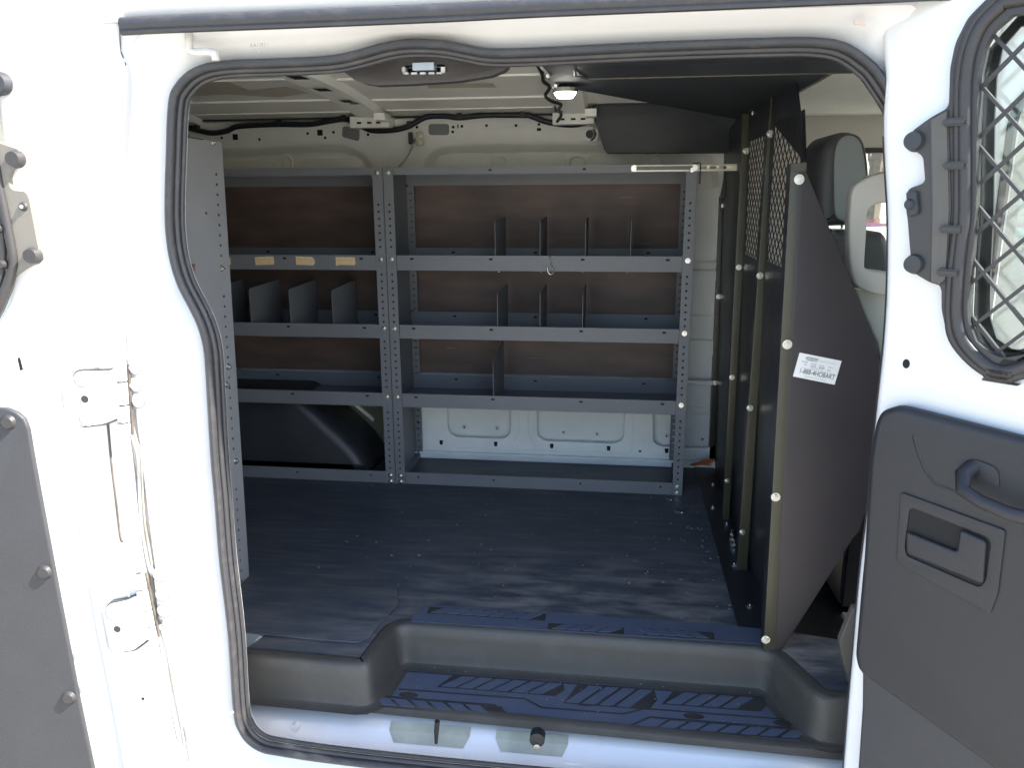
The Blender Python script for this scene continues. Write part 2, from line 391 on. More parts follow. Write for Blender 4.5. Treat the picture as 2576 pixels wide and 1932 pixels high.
# gutter rubber along the top of the opening
gp = [aty(308, 62, 1.362), aty(420, 56, 1.36), aty(700, 45, 1.36), aty(1100, 28, 1.36), aty(1350, 15, 1.36), aty(1700, 0, 1.36), aty(2200, -22, 1.36), V((.66, 1.36, 1.364)), V((2.5, 1.36, 1.364))]
gb = MB(); gb.tube(cat(gp, 6, False), .0125, k=12); gb.tube([p+V((0, -.004, -.012)) for p in cat(gp, 6, False)], .006, k=8)
gb.build('gutter_seal', RUB, van, smooth=True)
# door opening seal: bulb, groove and inner lip
Cc = [(u, v) for u, v in offs(C2, -.010)]
sb = MB()
sb.tube([(u, YS-.004, v) for u, v in offs(C2, -.006)], .0080, k=10, closed=True, ry=.009)
sb.tube([(u, YS+.006, v) for u, v in offs(C2, -.0145)], .0062, k=10, closed=True)
sb.tube([(u, YS+.017, v) for u, v in offs(C2, -.0205)], .0050, k=8, closed=True)
sb.build('opening_seal', RUB, van, smooth=True)
# inner return of the opening
b = MB(); o1 = offs(C2, -.021); o2 = offs(C2, .030)
b.add([(u, 1.455, v) for u, v in o1]+[(u, 1.50, v) for u, v in o2], [(j, (j+1) % n, n+(j+1) % n, n+j) for j in range(n)])
b.build('inner_return', PRIMERW, van, smooth=True)
# sill channel seen under the step mat
prof = [(1.452, -.160), (1.47, -.172), (1.50, -.178), (1.525, -.172), (1.545, -.150), (1.565, -.140), (1.70, -.138)]
b = MB(); b.add([(x, y, z) for x in (-.86, .80) for y, z in prof], [(i, i+1, len(prof)+i+1, len(prof)+i) for i in range(len(prof)-1)])
b.build('sill_channel', WHITE, van, smooth=True)
for a, c in ((975, 1178), (1244, 1428)):
    u0 = aty(a, 1850, 1.53).x; u1 = aty(c, 1850, 1.53).x; b = MB()
    b.add([(u0, 1.5635, -.1385), (u1, 1.5635, -.1385), (u1, 1.5445, -.1485), (u1-.012, 1.527, -.168), (u0+.014, 1.527, -.168), (u0, 1.5445, -.1485)], [(0, 1, 2, 5), (5, 2, 3, 4)])
    b.build('sill_pocket', mat('pocket_shade', (.30, .31, .25), .5, c2=(.42, .42, .34), nscale=14), van)  # flat grey-green patch paints the shade inside the recess
MB().tube([aty(1100, 1815, 1.50), aty(1098, 1838, 1.50), aty(1097, 1872, 1.49)], [.006, .006, .0035], k=8).build('sill_pin', BLK, van, smooth=True)
b = MB(); q = aty(1353, 1862, 1.50); b.cyl(FY(1.485), q.x, q.z+.012, .017, -.02, .003, 0, 14); b.cyl(FY(1.483), q.x, q.z, .007, -.004, .008, 1, 12)
b.build('sill_plug', [BLK, ZINC], van)
q = aty(742, 1832, 1.50); b = MB(); b.cyl(FY(1.50), q.x, q.z, .010, -.01, .002, 0, 18); b.build('sill_button', WHITED, van)
# stamped marks above the opening, small clip plate, brace fold
def text(name, body, size, fr, u, v, mt, parent, rot=0, sx=1, n=.0006, bold=0, align='LEFT'):
    cu = bpy.data.curves.new('t', 'FONT'); cu.body = body; cu.size = size; cu.offset = bold; cu.align_x = align
    o = bpy.data.objects.new('t', cu); col.objects.link(o)
    dg = bpy.context.evaluated_depsgraph_get(); dg.update(); me = bpy.data.meshes.new_from_object(o.evaluated_get(dg))
    bpy.data.objects.remove(o); me.name = name; me.materials.clear()
    mm = M((fr.U, fr.W, fr.N)).transposed().to_4x4(); mm.translation = fr.w(u, v, n)
    me.transform(mm @ M.Rotation(rot, 4, 'Z') @ M.Diagonal((sx, 1, 1, 1)))
    return link(name, me, mt, parent)
# --- body floor and step
bx('cargo_floor', -2.62, .42, 1.80, 3.12, -.03, 0, FLOORM, van)
bx('cab_floor', .43, 2.1, 1.60, 3.12, -.16, -.115, BLKT, van)
# --- roof
def rz(y): return 1.352+.062*(1-((y-2.28)/.84)**2)
ys = [1.44+i*(3.12-1.44)/20 for i in range(21)]
b = MB(); b.add([(x, y, rz(y)) for x in (-2.65, 2.1) for y in ys]+[(x, y, rz(y)+.02) for x in (-2.65, 2.1) for y in ys],
      [(i, i+1, 21+i+1, 21+i) for i in range(20)]+[(42+i, 42+i+1, 63+i+1, 63+i) for i in range(20)])
b.build('roof_panel', ROOFP, van, smooth=True)
def bow(xa, xb, y0, y1, name, drop=.022, mt=PRIMER, holes=()):
    b = MB(); k = 16
    for i in range(k):
        ya = y0+(y1-y0)*i/k; yb = y0+(y1-y0)*(i+1)/k
        za, zb = rz(ya), rz(yb); w0 = .012
        vs = []
        for y, z in ((ya, za), (yb, zb)):
            t = (y-y0)/(y1-y0); l = xa[0]+(xb[0]-xa[0])*t; r = xa[1]+(xb[1]-xa[1])*t
            vs += [(l, y, z+.002), (l+w0, y, z-drop), (r-w0, y, z-drop), (r, y, z+.002)]
        b.add(vs, [(0, 1, 5, 4), (1, 2, 6, 5), (2, 3, 7, 6)])
    for (x, y, sx, sy) in holes:
        z = rz(y)-drop-.001; m_ = .006
        b.add([(x-sx-m_, y-sy-m_, z), (x+sx+m_, y-sy-m_, z), (x+sx+m_, y+sy+m_, z-.0), (x-sx-m_, y+sy+m_, z)], [(0, 1, 2, 3)], 2)
        b.add([(x-sx, y-sy, z-.001), (x+sx, y-sy, z-.001), (x+sx, y+sy, z-.001), (x-sx, y+sy, z-.001)], [(0, 1, 2, 3)], 1)
    return b.build(name, [mt, HOLE, PRIMERW], van, smooth=True)
def roofpt(x, y):   # where the sight line meets the roof bows' underside
    z = 1.38
    for _ in range(6): p = atz(x, y, z); z = rz(min(3.1, max(1.5, p.y)))-.022
    return p
hl = []
for (x, y, sx, sy) in ((749, 193, .022, .035), (812, 224, .022, .032), (873, 254, .018, .030), (892, 267, .016, .012)):
    p = roofpt(x, y); hl.append((p.x, p.y, sx, sy))
bow((-.965, -.845), (-.985, -.87), 1.5, 3.09, 'roof_bow', holes=hl)
bow((-.22, -.10), (-.235, -.115), 1.5, 3.09, 'roof_bow')
bow((-1.75, -1.63), (-1.75, -1.63), 1.5, 3.09, 'roof_bow')
b = MB()
for (y, x0, x1, w_, h) in ((2.27, -2.6, -.97, .016, .006), (2.42, -2.6, -.97, .010, .005), (2.78, -2.6, -.97, .012, .006), (2.98, -2.6, -.97, .006, .004), (2.45, -.86, -.24, .012, .005), (2.80, -.86, -.24, .016, .006), (2.97, -.86, -.24, .006, .004)):
    b.box(x0, x1, y, y+w_, rz(y)-h, rz(y)+.004)
b.build('roof_ribs', PRIMER, van, bevel=.002)
for P in (((478, 258), (500, 226), (576, 222), (642, 249)), ((520, 200), (560, 186), (650, 186), (672, 198)), ((560, 252), (720, 235), (780, 250), (700, 262)), ((985, 225), (990, 212), (1060, 210), (1062, 224)), ((1075, 238), (1078, 228), (1240, 226), (1250, 236))):
    q = [roofpt(*a) for a in P]
    b = MB(); b.add([(p.x, p.y, rz(p.y)-.0015) for p in q], [(0, 1, 2, 3)]); b.build('sound_pad', PATCH, van)
# dark seam where roof meets the far wall
b = MB(); b.tube([(-2.6, 3.070, rz(3.07)-.004), (.4, 3.070, rz(3.07)-.004)], .003, k=6); b.build('roof_seam', PLAST, van)
# bow end brackets
for cx in (-.93, -.17):
    b = MB(); b.box(cx-.075, cx+.075, 2.99, 3.075, 1.312, 1.352)
    b.box(cx+.045, cx+.085, 2.90, 2.985, 1.33, 1.355)
    for dx in (-.04, 0, .035): b.box(cx+dx-.009, cx+dx+.009, 2.9885, 2.9895, 1.325, 1.333, 1)
    b.build('bow_bracket', [PRIMER, HOLE], van, bevel=.004)
# --- far side wall: outer skin, upper stamped panel, lower frame with openings
bx('outer_skin', -2.62, .66, 3.125, 3.14, -.1, 1.40, PRIMER, van)
f = FY(3.078)
# upper band with two big arched recesses
def pl(L): return f.pts(L)
P_up = [(-2.6, 1.352), (.62, 1.352), (.62, 1.10)]+pl([(1812, 470), (1805, 415), (1775, 372)])+pl([(1740, 360), (1400, 360), (1180, 363), (1105, 370), (1068, 400), (1050, 450)])+[(-.83, 1.10), (-.88, 1.10)]+pl([(950, 440), (925, 395), (880, 368), (830, 360), (700, 366), (560, 372)])+[(-1.9, 1.22), (-2.6, 1.22)]
P_up = P_up[::-1]
for path in ([(380, 376), (476, 374), (560, 372), (700, 366), (830, 360), (880, 368), (925, 395), (950, 440)], [(1050, 450), (1068, 400), (1105, 370), (1180, 363), (1400, 360), (1740, 360), (1775, 372), (1805, 415), (1812, 470)]):
    pp = [(q.x, q.y) for q in cat([V((*f.px(*a), 0)) for a in path], 4, False)]; K_ = len(pp); vs_ = []
    for row, (d_, n_) in enumerate(((-.006, .002), (0, .0015), (.008, -.004), (.026, -.020), (.032, -.0245), (.040, -.0255))):
        for i_ in range(K_):
            a_ = V(pp[max(0, i_-1)]); c_ = V(pp[min(K_-1, i_+1)]); t_ = (c_-a_).normalized(); q_ = V(pp[i_])+V((t_.y, -t_.x))*d_; vs_.append(f.w(q_.x, q_.y, n_))
    MB().add(vs_, [(rw*K_+j, rw*K_+j+1, (rw+1)*K_+j+1, (rw+1)*K_+j) for rw in range(5) for j in range(K_-1)]).build('arch_band', PRIMER, van, smooth=True)
pats = []
def sq(x, y, s=.010, h=None):
    u, v = f.px(x, y); h = h or s; pats.append((rect(u-s, u+s, v-h, v+h), 1))
def dot(x, y, r=.0055):
    u, v = f.px(x, y); pats.append((circ(u, v, r), 1))
for x, y in ((558, 346), (653, 350), (839, 332), (926, 338), (818, 346), (1140, 319), (1162, 317), (1224, 315), (1298, 315), (1356, 312), (1139, 331), (774, 335), (1049, 319)): dot(x, y)
sq(592, 344, .011); sq(805, 333, .011); sq(1356, 325, .008, .005); sq(1152, 317, .0022, .007)
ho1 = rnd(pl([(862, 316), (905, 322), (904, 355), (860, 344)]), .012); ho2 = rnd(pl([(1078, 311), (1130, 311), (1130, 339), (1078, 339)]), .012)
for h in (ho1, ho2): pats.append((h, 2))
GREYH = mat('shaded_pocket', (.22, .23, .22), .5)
plate('upper_wall_panel', f, [P_up], .022, [PRIMER, HOLE, GREYH], van, bevel=.009, patches=pats)
f2 = FY(3.104)
plate('wall_backing', f2, [rect(-2.6, .62, .34, 1.352)], .006, PRIMER, van)
# stamped arches above the rack
for (x0, x1, yt) in ((476, 700, 404), (754, 916, 396), (1096, 1235, 386), (1284, 1425, 384), (1475, 1622, 386), (1672, 1800, 386)):
    u0, v1 = f2.px(x0, yt); u1, _ = f2.px(x1, yt); 
    L = [(u0, 1.08), (u1, 1.08)]+[(u1-.0-.03*(1-cos(RD(a))), v1-.05+.05*sin(RD(a))) for a in (0, 30, 60, 90)]+[(u0+.03*(1-cos(RD(a))), v1-.05+.05*sin(RD(a))) for a in (90, 60, 30, 0)]
    plate('stamped_panel', f2, [L], .004, PRIMER, van, bevel=.0015, n=.004)
for (x, w_) in ((722, .02), (1258, .028), (1452, .028), (1649, .026)):
    u, v = f2.px(x, 392); b = MB()
    pts = [f2.w(u-w_, 1.10, .0), f2.w(u-w_, v-.02, .003)]+[f2.w(u+w_*cos(RD(180-a)), v-.02+.02*sin(RD(a)), .003) for a in range(20, 180, 20)]+[f2.w(u+w_, v-.02, .003), f2.w(u+w_, 1.10, .0)]
    b.tube(pts, .005, k=8); b.build('stamped_bead', PRIMER, van, smooth=True)
# wall to the right of the rack
for z, h in ((.80, .012), (.76, .02), (.60, .006), (.48, .03), (.20, .008)):
    MB().box(.255, .41, 3.094-h*.4, 3.105, z-h, z+h).build('wall_bead', PRIMER, van, bevel=.004)
# lower frame
f3 = FY(3.060)
pats = []; f = f3
for x, y in ((1110, 1113), (1247, 1117), (1388, 1122), (1531, 1128), (1677, 1134)):
    u, v = f3.px(x, y); pats.append((rnd([(u-.008, v+.010), (u+.008, v+.010), (u+.006, v-.010), (u-.006, v-.010)], .003), 1))
u, v = f3.px(1610, 1135); pats.append((circ(u, v, .005), 1))
holes = []
for x0, x1, yb in ((1127, 1284, 1098), (1351, 1569, 1108), (1641, 1800, 1122)):
    u0, v0 = f3.px(x0, yb); u1, v1 = f3.px(x1, yb); holes.append([(u0, .335), (u0, v0+.04)]+[(u0+.045-.045*cos(RD(a)), v0+.043-.045*sin(RD(a))) for a in range(0, 91, 15)]+[(u1-.045+.045*sin(RD(a)), v0+.043-.045*cos(RD(a))) for a in range(0, 91, 15)]+[(u1, .335)])
plate('lower_wall_frame', f3, [[(-.80, .005), (.46, .005), (.46, .355), (-.80, .355)]]+holes, .016, [PRIMERW, HOLE], van, bevel=.005, patches=pats)
plate('lower_wall_skin', FY(3.10), [rect(-2.6, .62, -.02, .5)], .006, PRIMERW, van)
b = MB()
for z in (.215, .235): b.box(-.72, .46, 3.090, 3.096, z-.003, z+.003)
b.build('skin_crease', PRIMERW, van, bevel=.002)
for x, y in ((1168, 1075), (1250, 1078), (1417, 1087), (1502, 1092), (1677, 1097), (1767, 1105)):
    u, v = FY(3.093).px(x, y); b = MB(); b.cyl(FY(3.093), u, v, .011, -.002, .001, 0, 16, r2=.008); b.cyl(FY(3.093), u, v, .004, .001, .0018, 1, 8); b.build('panel_stud', [PRIMERW, HOLE], van, smooth=True)
# Y shaped and outline beads on the frame
def bead(L, fr=f3, r=.0022, closed=False): 
    b = MB(); b.tube([fr.w(*fr.px(*a), .0) for a in L], r, k=6, closed=closed); b.build('frame_bead', PRIMERW, van, smooth=True)
bead([(1307, 1035), (1307, 1085), (1290, 1120), (1300, 1122), (1315, 1114), (1330, 1122), (1346, 1124), (1330, 1090), (1328, 1035)])
bead([(1594, 1042), (1592, 1110), (1587, 1138), (1575, 1141), (1150, 1127)])
bead([(1617, 1110), (1634, 1112), (1638, 1145), (1700, 1148)])
MB().add([(-1.12, 3.090, .05), (-.82, 3.090, .05), (-.82, 3.090, .33), (-1.12, 3.090, .33)], [(0, 1, 2, 3)]).build('rear_recess_shade', mat('wall_recess_shade', (.16, .165, .11), .5), van)  # flat dark plate paints the shade of the wall recess
b = MB(); b.prism(FY(3.085), FY(3.085).pts([(890, 1018), (902, 1018), (942, 1052), (940, 1060)]), 0, .006); b.build('wall_brace', PRIMERW, van)
# sill moulding along the foot of the wall
MB().box(-.80, .44, 3.035, 3.06, 0, .028).build('wall_foot', PRIMERW, van, bevel=.006)
# harness along the far wall
hp = [(440, 318), (468, 320), (494, 326), (532, 334), (570, 329), (601, 317), (700, 312), (777, 312), (827, 304), (865, 299), (894, 305), (916, 320), (941, 328), (992, 326), (1030, 316), (1071, 294), (1118, 291), (1156, 295), (1220, 289), (1315, 289), (1335, 291), (1377, 306), (1427, 313), (1465, 310), (1500, 298)]
b = MB(); b.tube(cat([aty(x, y, 3.045) for x, y in hp], 5, False), .0105, k=10)
for i in (2, 6, 9, 14, 17, 19): p = aty(hp[i][0], hp[i][1]-6, 3.045); b.box(p.x-.008, p.x+.008, 3.035, 3.06, p.z-.016, p.z+.008)
b.build('wiring_harness', BLKT, van, smooth=True)
hp = [(1345, 150), (1364, 184), (1367, 203), (1383, 218), (1372, 239), (1386, 253), (1411, 262), (1405, 276), (1412, 288), (1402, 305)]
b = MB(); b.tube(cat([aty(x, y, 2.2+.08*i) for i, (x, y) in enumerate(hp)], 5, False), .0055, k=8); b.build('branch_wire', BLKT, van, smooth=True)
p = aty(1405, 273, 2.95); MB().box(p.x-.014, p.x+.014, 2.94, 2.965, p.z-.012, p.z+.012).build('wire_clip', BLKT, van)
# belt anchor brackets on wall
f = FY(3.05); b = MB(); u, v = f.px(1054, 349); b.fbox(f, u-.012, u+.018, v-.026, v+.026, 0, .003)
b.build('wall_bracket', ZINCY, van, bevel=.001)
for x, y in ((1056, 340), (1056, 357)): bolt(van, aty(x, y, 3.046), (0, -1, 0), BOLT)
b = MB(); u, v = f.px(1034, 347); b.fbox(f, u-.010, u+.008, v-.022, v+.022, 0, .003); b.build('wall_bracket', PLAST, van, bevel=.001)
b = MB(); b.tube([aty(1044, 350, 3.04), aty(1030, 385, 2.98), aty(1010, 415, 2.90), aty(1000, 424, 2.85)], .004, k=6)
b.tube([aty(1040, 368, 3.04), aty(1022, 400, 2.95), aty(994, 425, 2.88)], .0025, k=6); b.build('cable_stay', ZINC, van, smooth=True)
# small speaker-like hook plate beside the overhead board
f = FY(3.03); u, v = f.px(1484, 337); b = MB(); b.cyl(f, u, v, .026, -.03, 0, 0, 20); b.fbox(f, u, u+.03, v-.026, v+.02, -.03, 0); b.cyl(f, u, v, .017, 0, .008, 1, 18)
b.build('roof_hook_plate', [PRIMER, PLAST], van, bevel=.002)
# dark header trim with the dome light aperture
f = FY(1.545)
L = f.pts([(862, 178), (919, 158), (982, 138), (1046, 130), (1125, 134), (1204, 150), (1280, 158), (1279, 166), (1267, 177), (1235, 190), (1156, 203), (1030, 211), (947, 214), (915, 209), (888, 198)])
ap = rrect(*[q for q in (f.px(1001, 0)[0], f.px(1122, 0)[0])], f.px(1060, 189)[1], f.px(1060, 160)[1], .0105)
hd = plate('header_trim', f, [L, ap], .03, PLASTB, van, bevel=.003)
b = MB(); u0, v0 = f.px(1006, 188); u1, v1 = f.px(1118, 162)
b.fbox(f, u0, u1, v0, v1, -.028, -.026, 1)
b.fbox(f, f.px(1033, 0)[0], f.px(1088, 0)[0], f.px(1060, 176)[1], f.px(1060, 157)[1], -.024, .004, 0)
for x in (1018, 1040, 1062, 1084, 1104): q = f.px(x, 184); b.fbox(f, q[0]-.006, q[0]+.006, q[1]-.002, q[1]+.003, -.024, -.004, 2)
for x in (1010, 1112): q = f.px(x, 174); b.fbox(f, q[0]-.004, q[0]+.005, q[1]-.006, q[1]+.006, -.024, -.006, 2)
LENS = mat('dome_lens', (.45, .55, .65), .08, spec=.9)
b.build('dome_light', [LENS, HOLE, PRIMERW], hd, bevel=.0006)
# rest of the shell (kept simple, mostly out of view)
bx('rear_wall', -2.68, -2.65, 1.44, 3.12, -.1, 1.42, PRIMER, van)
bx('near_wall', -2.65, -.96, 1.47, 1.485, -.1, 1.40, PRIMER, van)
bx('b_pillar', .60, .67, 1.45, 1.53, -.16, 1.38, CREAM, van, bevel=.012)
# cab: headliner, far door with window, near door sill, dashboard end, outer roof
bx('headliner', .47, 2.0, 1.50, 3.10, 1.325, 1.338, HEADL, van)
f = FY(3.02)
arch = cat2(f.pts([(2070, 700), (2046, 560), (2038, 480), (2040, 430), (2060, 398), (2090, 384), (2150, 379)]), 5, False)
win = arch+[(1.75, f.px(2150, 379)[1]), (1.9, f.px(2070, 700)[1])]
fd = plate('driver_door', f, [rect(.42, 2.0, -.12, 1.332), win], .03, CREAM, van, bevel=.008)
b = MB(); b.tube([f.w(u, v, .004) for u, v in win], .010, k=8, closed=True); b.build('window_seal', RUBC, fd, smooth=True)
plate('window_pane', FY(3.035), [win], .004, GLASS, fd)
bx('cab_front_wall', 2.0, 2.03, 1.5, 3.1, -.15, .72, PLASTB, van)
bx('dashboard', 1.7, 2.0, 1.5, 3.1, .25, .74, PLASTB, van, bevel=.03)
f = FY(1.385); ux = f.px(2548, 300)[0]
pw = rrect(ux, 1.78, .72, 1.24, .07, 6)
pd = plate('passenger_door', f, [rect(.575, 1.97, -.32, 1.352), pw], .05, WHITE, van, bevel=.006)
TINT = GLASS.copy(); TINT.name = 'tinted_glass'; TINT.node_tree.nodes['Transparent BSDF'].inputs[0].default_value = (.42, .52, .52, 1); TINT.node_tree.nodes['Mix Shader'].inputs[0].default_value = .3
plate('window_pane', FY(1.40), [pw], .004, TINT, pd)
b = MB(); b.tube([(u, 1.384, v) for u, v in pw], .008, k=8, closed=True); b.build('window_seal', RUBC, pd, smooth=True)
b = MB(); b.box(-2.7, 2.1, 1.50, 3.16, 1.43, 1.45); b.build('roof_skin', WHITE, van, bevel=.008)
for x, y in ((1.55, 1.5), (1.55, 3.05), (-2.0, 1.5), (-2.0, 3.05)):
    w_ = MB().cyl(FY(y), x, -.36, .34, -.12, .12, 0, 28); w_.build('wheel', TYRE, van, smooth=True)
# cream grab loop on the pillar
f = FY(1.80)
Lo = cat2(f.pts([(2214, 436), (2180, 448), (2150, 470), (2141, 510), (2137, 580), (2139, 660), (2150, 712), (2185, 735), (2235, 745), (2290, 740), (2300, 600), (2290, 460), (2250, 430)]), 4)
Li = cat2(f.pts([(2222, 510), (2195, 520), (2184, 540), (2180, 600), (2176, 660), (2180, 676), (2215, 682), (2262, 680), (2264, 600), (2262, 520)]), 4)
plate('grab_loop', f, [Lo, Li], .045, CREAM, van, bevel=.006)
f = FY(1.86)
plate('pillar_trim', f, [f.pts([(2150, 725), (2300, 740), (2300, 1000), (2240, 1000), (2205, 860), (2170, 780)])], .02, HEADL, van, bevel=.006)
f = FY(1.90)
plate('belt_cover', f, [cat2(f.pts([(2160, 790), (2300, 700), (2300, 1300), (2230, 1200), (2200, 950)]), 4)], .02, CREAM, van, bevel=.006)
# lower B-pillar scraps seen beside the door edge
f = FY(1.62)
plate('pillar_cover', f, [f.pts([(2146, 1530), (2112, 1612), (2115, 1640), (2135, 1720), (2175, 1740), (2175, 1530)])], .02, PLASTL, van, bevel=.004)

# ---------------- hinged doors
def door_frame(P, d): return Fr(P, d, (0, 0, 1))
# right hand door, swung out 138 degrees
dr = V((.743, -.669, 0)); FR = Fr((.436, 1.40, 0), dr, (0, 0, 1))   # normal points to the camera side
f = FR
edge = [(2213, -60), (2216, 120), (2222, 200), (2216, 300), (2220, 420), (2226, 520), (2227, 620), (2224, 760), (2214, 900), (2203, 1000), (2190, 1130), (2176, 1290), (2160, 1420), (2150, 1520), (2140, 1640), (2128, 1780), (2117, 1932), (2108, 2060)]
E = f.pts(edge)
sh = [(u, v) for u, v in cat2(E, 3, False)]
umax = .66
sh = sh+[(umax, sh[-1][1]), (umax, sh[0][1])]
inner = f.pts([(2576, 905), (2534, 899), (2496, 883), (2465, 855), (2446, 807), (2442, 760), (2449, 696), (2458, 602), (2465, 525), (2468, 285), (2471, 190), (2484, 127), (2509, 79), (2553, 41)])
uc = f.px(2590, 500)[0]
def mirror(L, uc): return L+[(2*uc-u, v) for u, v in reversed(L)]
hole_s = mirror(f.pts([(2560, 960), (2500, 930), (2455, 895), (2435, 850), (2426, 790), (2430, 700), (2445, 525), (2450, 285), (2455, 180), (2470, 110), (2500, 55), (2560, 10)]), uc)
doorR = plate('hinged_door', f, [sh, hole_s], .045, WHITE, van, bevel=.012, n=0)
doorR['label'] = 'white front door leaf swung open at right of the opening'
b = MB()                                           # dark weatherstrip on the hinge edge
b.tube([f.w(u-.006, v, -.030) for u, v in cat2(E, 3, False)][10:], .006, k=8); b.build('edge_seal', RUBC, doorR, smooth=True)
o1 = f.pts([(2520, -25), (2493, 0), (2446, 47), (2414, 111), (2401, 174), (2398, 262), (2391, 275), (2351, 297), (2306, 330), (2298, 351), (2310, 379), (2333, 392), (2339, 459), (2294, 475), (2290, 525), (2294, 548), (2302, 646), (2297, 668), (2313, 687), (2351, 709), (2373, 714), (2379, 727), (2379, 776), (2389, 823), (2414, 874), (2461, 924), (2509, 953), (2576, 968)])
trimR = plate('window_trim', f, [rnd(o1+[(2*uc-o1[-1][0], o1[-1][1]), (2*uc-f.px(2379, 776)[0], f.px(2379, 776)[1]), (2*uc-f.px(2401, 174)[0], f.px(2401, 174)[1]), (2*uc-o1[0][0], o1[0][1])], .008), mirror(inner, uc)], .016, PLASTB, doorR, bevel=.005, n=.016)
# raised rolls round the trim
def ring_on(L, r, n_, mt, name, closed=False, ry=None):
    b = MB(); b.tube([f.w(u, v, n_) for u, v in L], r, k=10, closed=closed, ry=ry); return b.build(name, mt, doorR, smooth=True)
rl = f.pts([(2560, 935), (2510, 925), (2465, 893), (2430, 848), (2417, 790), (2420, 700), (2430, 602), (2438, 525), (2438, 285), (2442, 190), (2456, 120), (2485, 60), (2540, 8)])
ring_on(mirror(cat2(rl, 4, False), uc), .010, .016, PLASTB, 'trim_roll', True)
rl = f.pts([(2560, 950), (2505, 940), (2452, 905), (2408, 850), (2398, 790), (2402, 700), (2414, 602), (2420, 525), (2420, 285), (2424, 180), (2440, 110), (2470, 50), (2530, -10)])
ring_on(mirror(cat2(rl, 4, False), uc), .007, .016, PLASTB, 'trim_roll', True)
# flat mid panel + pegs
b = MB(); b.prism(f, f.pts([(2353, 300), (2398, 275), (2404, 525), (2394, 700), (2376, 716), (2352, 708), (2357, 525)]), .016, .020); b.build('trim_inset', PLASTL, doorR, bevel=.002)
for x, y in ((2418, 308), (2418, 416), (2408, 575), (2401, 683)):
    u, v = f.px(x, y); b = MB(); b.fbox(f, u-.016, u+.018, v-.006, v+.006, .018, .030); b.build('trim_peg', PLASTB, doorR, bevel=.003)
for x, y, r in ((2313, 355, .017), (2312, 662, .017)):
    u, v = f.px(x, y); b = MB(); b.cyl(f, u, v, r, .012, .026, 0, 20, r2=r*.8); b.build('bump_stop', PLAST, doorR, smooth=True)
b = MB(); b.prism(f, rnd(f.pts([(2295, 482), (2322, 480), (2327, 535), (2300, 545)]), .004), .016, .024); u, v = f.px(2305, 513); b.cyl(f, u, v, .009, .024, .030, 0, 14, r2=.006); b.build('latch_stop', PLAST, doorR, bevel=.001)
# lattice grille
b = MB()
N = lambda x, y: V(f.px(x, y))
n1, n2, n3, n4, n5 = N(2515, 139), N(2518, 285), N(2523, 421), N(2522, 552), N(2515, 685)
m1, m2 = N(2576, 196), N(2574, 348)
du = abs(m1.x-n1.x); dv = abs(n1.y-n5.y)/4
base = V(((n1.x+n2.x+n3.x+n4.x)/4, n3.y))
iu0 = min(u for u, v in inner)-.004; iu1 = 2*uc-iu0; iv0 = min(v for u, v in inner); iv1 = max(v for u, v in inner)+.02
def inside(u, v):
    P = mirror(inner, uc); c = False; j = len(P)-1
    for i in range(len(P)):
        if (P[i][1] > v) != (P[j][1] > v) and u < (P[j][0]-P[i][0])*(v-P[i][1])/(P[j][1]-P[i][1])+P[i][0]: c = not c
        j = i
    return c
for sgn in (1, -1):
    for k in range(-9, 10):
        # line through (base.x, base.y+k*dv) with slope sgn*dv/(2du)*... nodes half-step
        pts = []
        T = 60
        for t in range(-T, T+1):
            u = base.x+t/T*.7; v = base.y+k*dv+sgn*(u-base.x)/du*dv*.5
            if inside(u, v): pts.append((u, v))
        if len(pts) > 1:
            a, c = V(pts[0]), V(pts[-1]); dd = (c-a).normalized(); a -= dd*.012; c += dd*.012; nn = V((-dd.y, dd.x))*.0023
            L = [tuple(a-nn), tuple(c-nn), tuple(c+nn), tuple(a+nn)]; o_ = .0003*sgn
            b.prism(f, L, -.004+o_, .004+o_)
b.build('window_grille', PLASTB, doorR)
plate('window_pane', f, [hole_s], .004, GLASS, doorR, n=-.030)
gl_in = mirror(f.pts([(2576, 893), (2524, 885), (2486, 858), (2470, 806), (2470, 700), (2478, 525), (2480, 285), (2485, 190), (2500, 112), (2546, 58)]), uc)
gl_out = mirror(f.pts([(2576, 930), (2520, 925), (2465, 893), (2435, 850), (2428, 790), (2436, 602), (2450, 285), (2455, 180), (2470, 110), (2540, 30)]), uc)
plate('glass_border', f, [gl_out, gl_in], .005, RUBC, doorR, n=-.034)
u, v = f.px(2280, 915); b = MB(); b.disc(f, u, v, .008, .0006, 0, 14, ru=.006); b.build('drain_hole', HOLE, doorR)
# lower trim panel
pn = f.pts([(2205, 1140), (2218, 1060), (2232, 1028), (2275, 1015), (2297, 1018), (2576, 1089)])
x1 = umax-.03; slope = (pn[-1][1]-pn[-2][1])/(pn[-1][0]-pn[-2][0])
pn = pn+[(x1, pn[-1][1]+slope*(x1-pn[-1][0])*.6)]
low = f.pts([(2174, 1668), (2167, 1638), (2170, 1600), (2181, 1475), (2189, 1393), (2199, 1235)])
up_l = pn[::1]; dg_end = f.px(2576, 1960)
panel = [p for p in up_l]+[(x1, dg_end[1]-.15), dg_end]+[f.px(2186, 1684)]+low
tp = plate('trim_panel', f, [rnd(panel, .012)], .030, PLASTR, doorR, bevel=.012, n=.030)
lp = f.pts([(2168, 1640), (2180, 1690), (2179, 1771), (2166, 1960), (2160, 2060)])+[(x1, f.px(2160, 2060)[1]), (x1, f.px(2186, 1640)[1])]
plate('map_pocket', f, [lp], .018, PLAST, doorR, bevel=.006, n=.018)
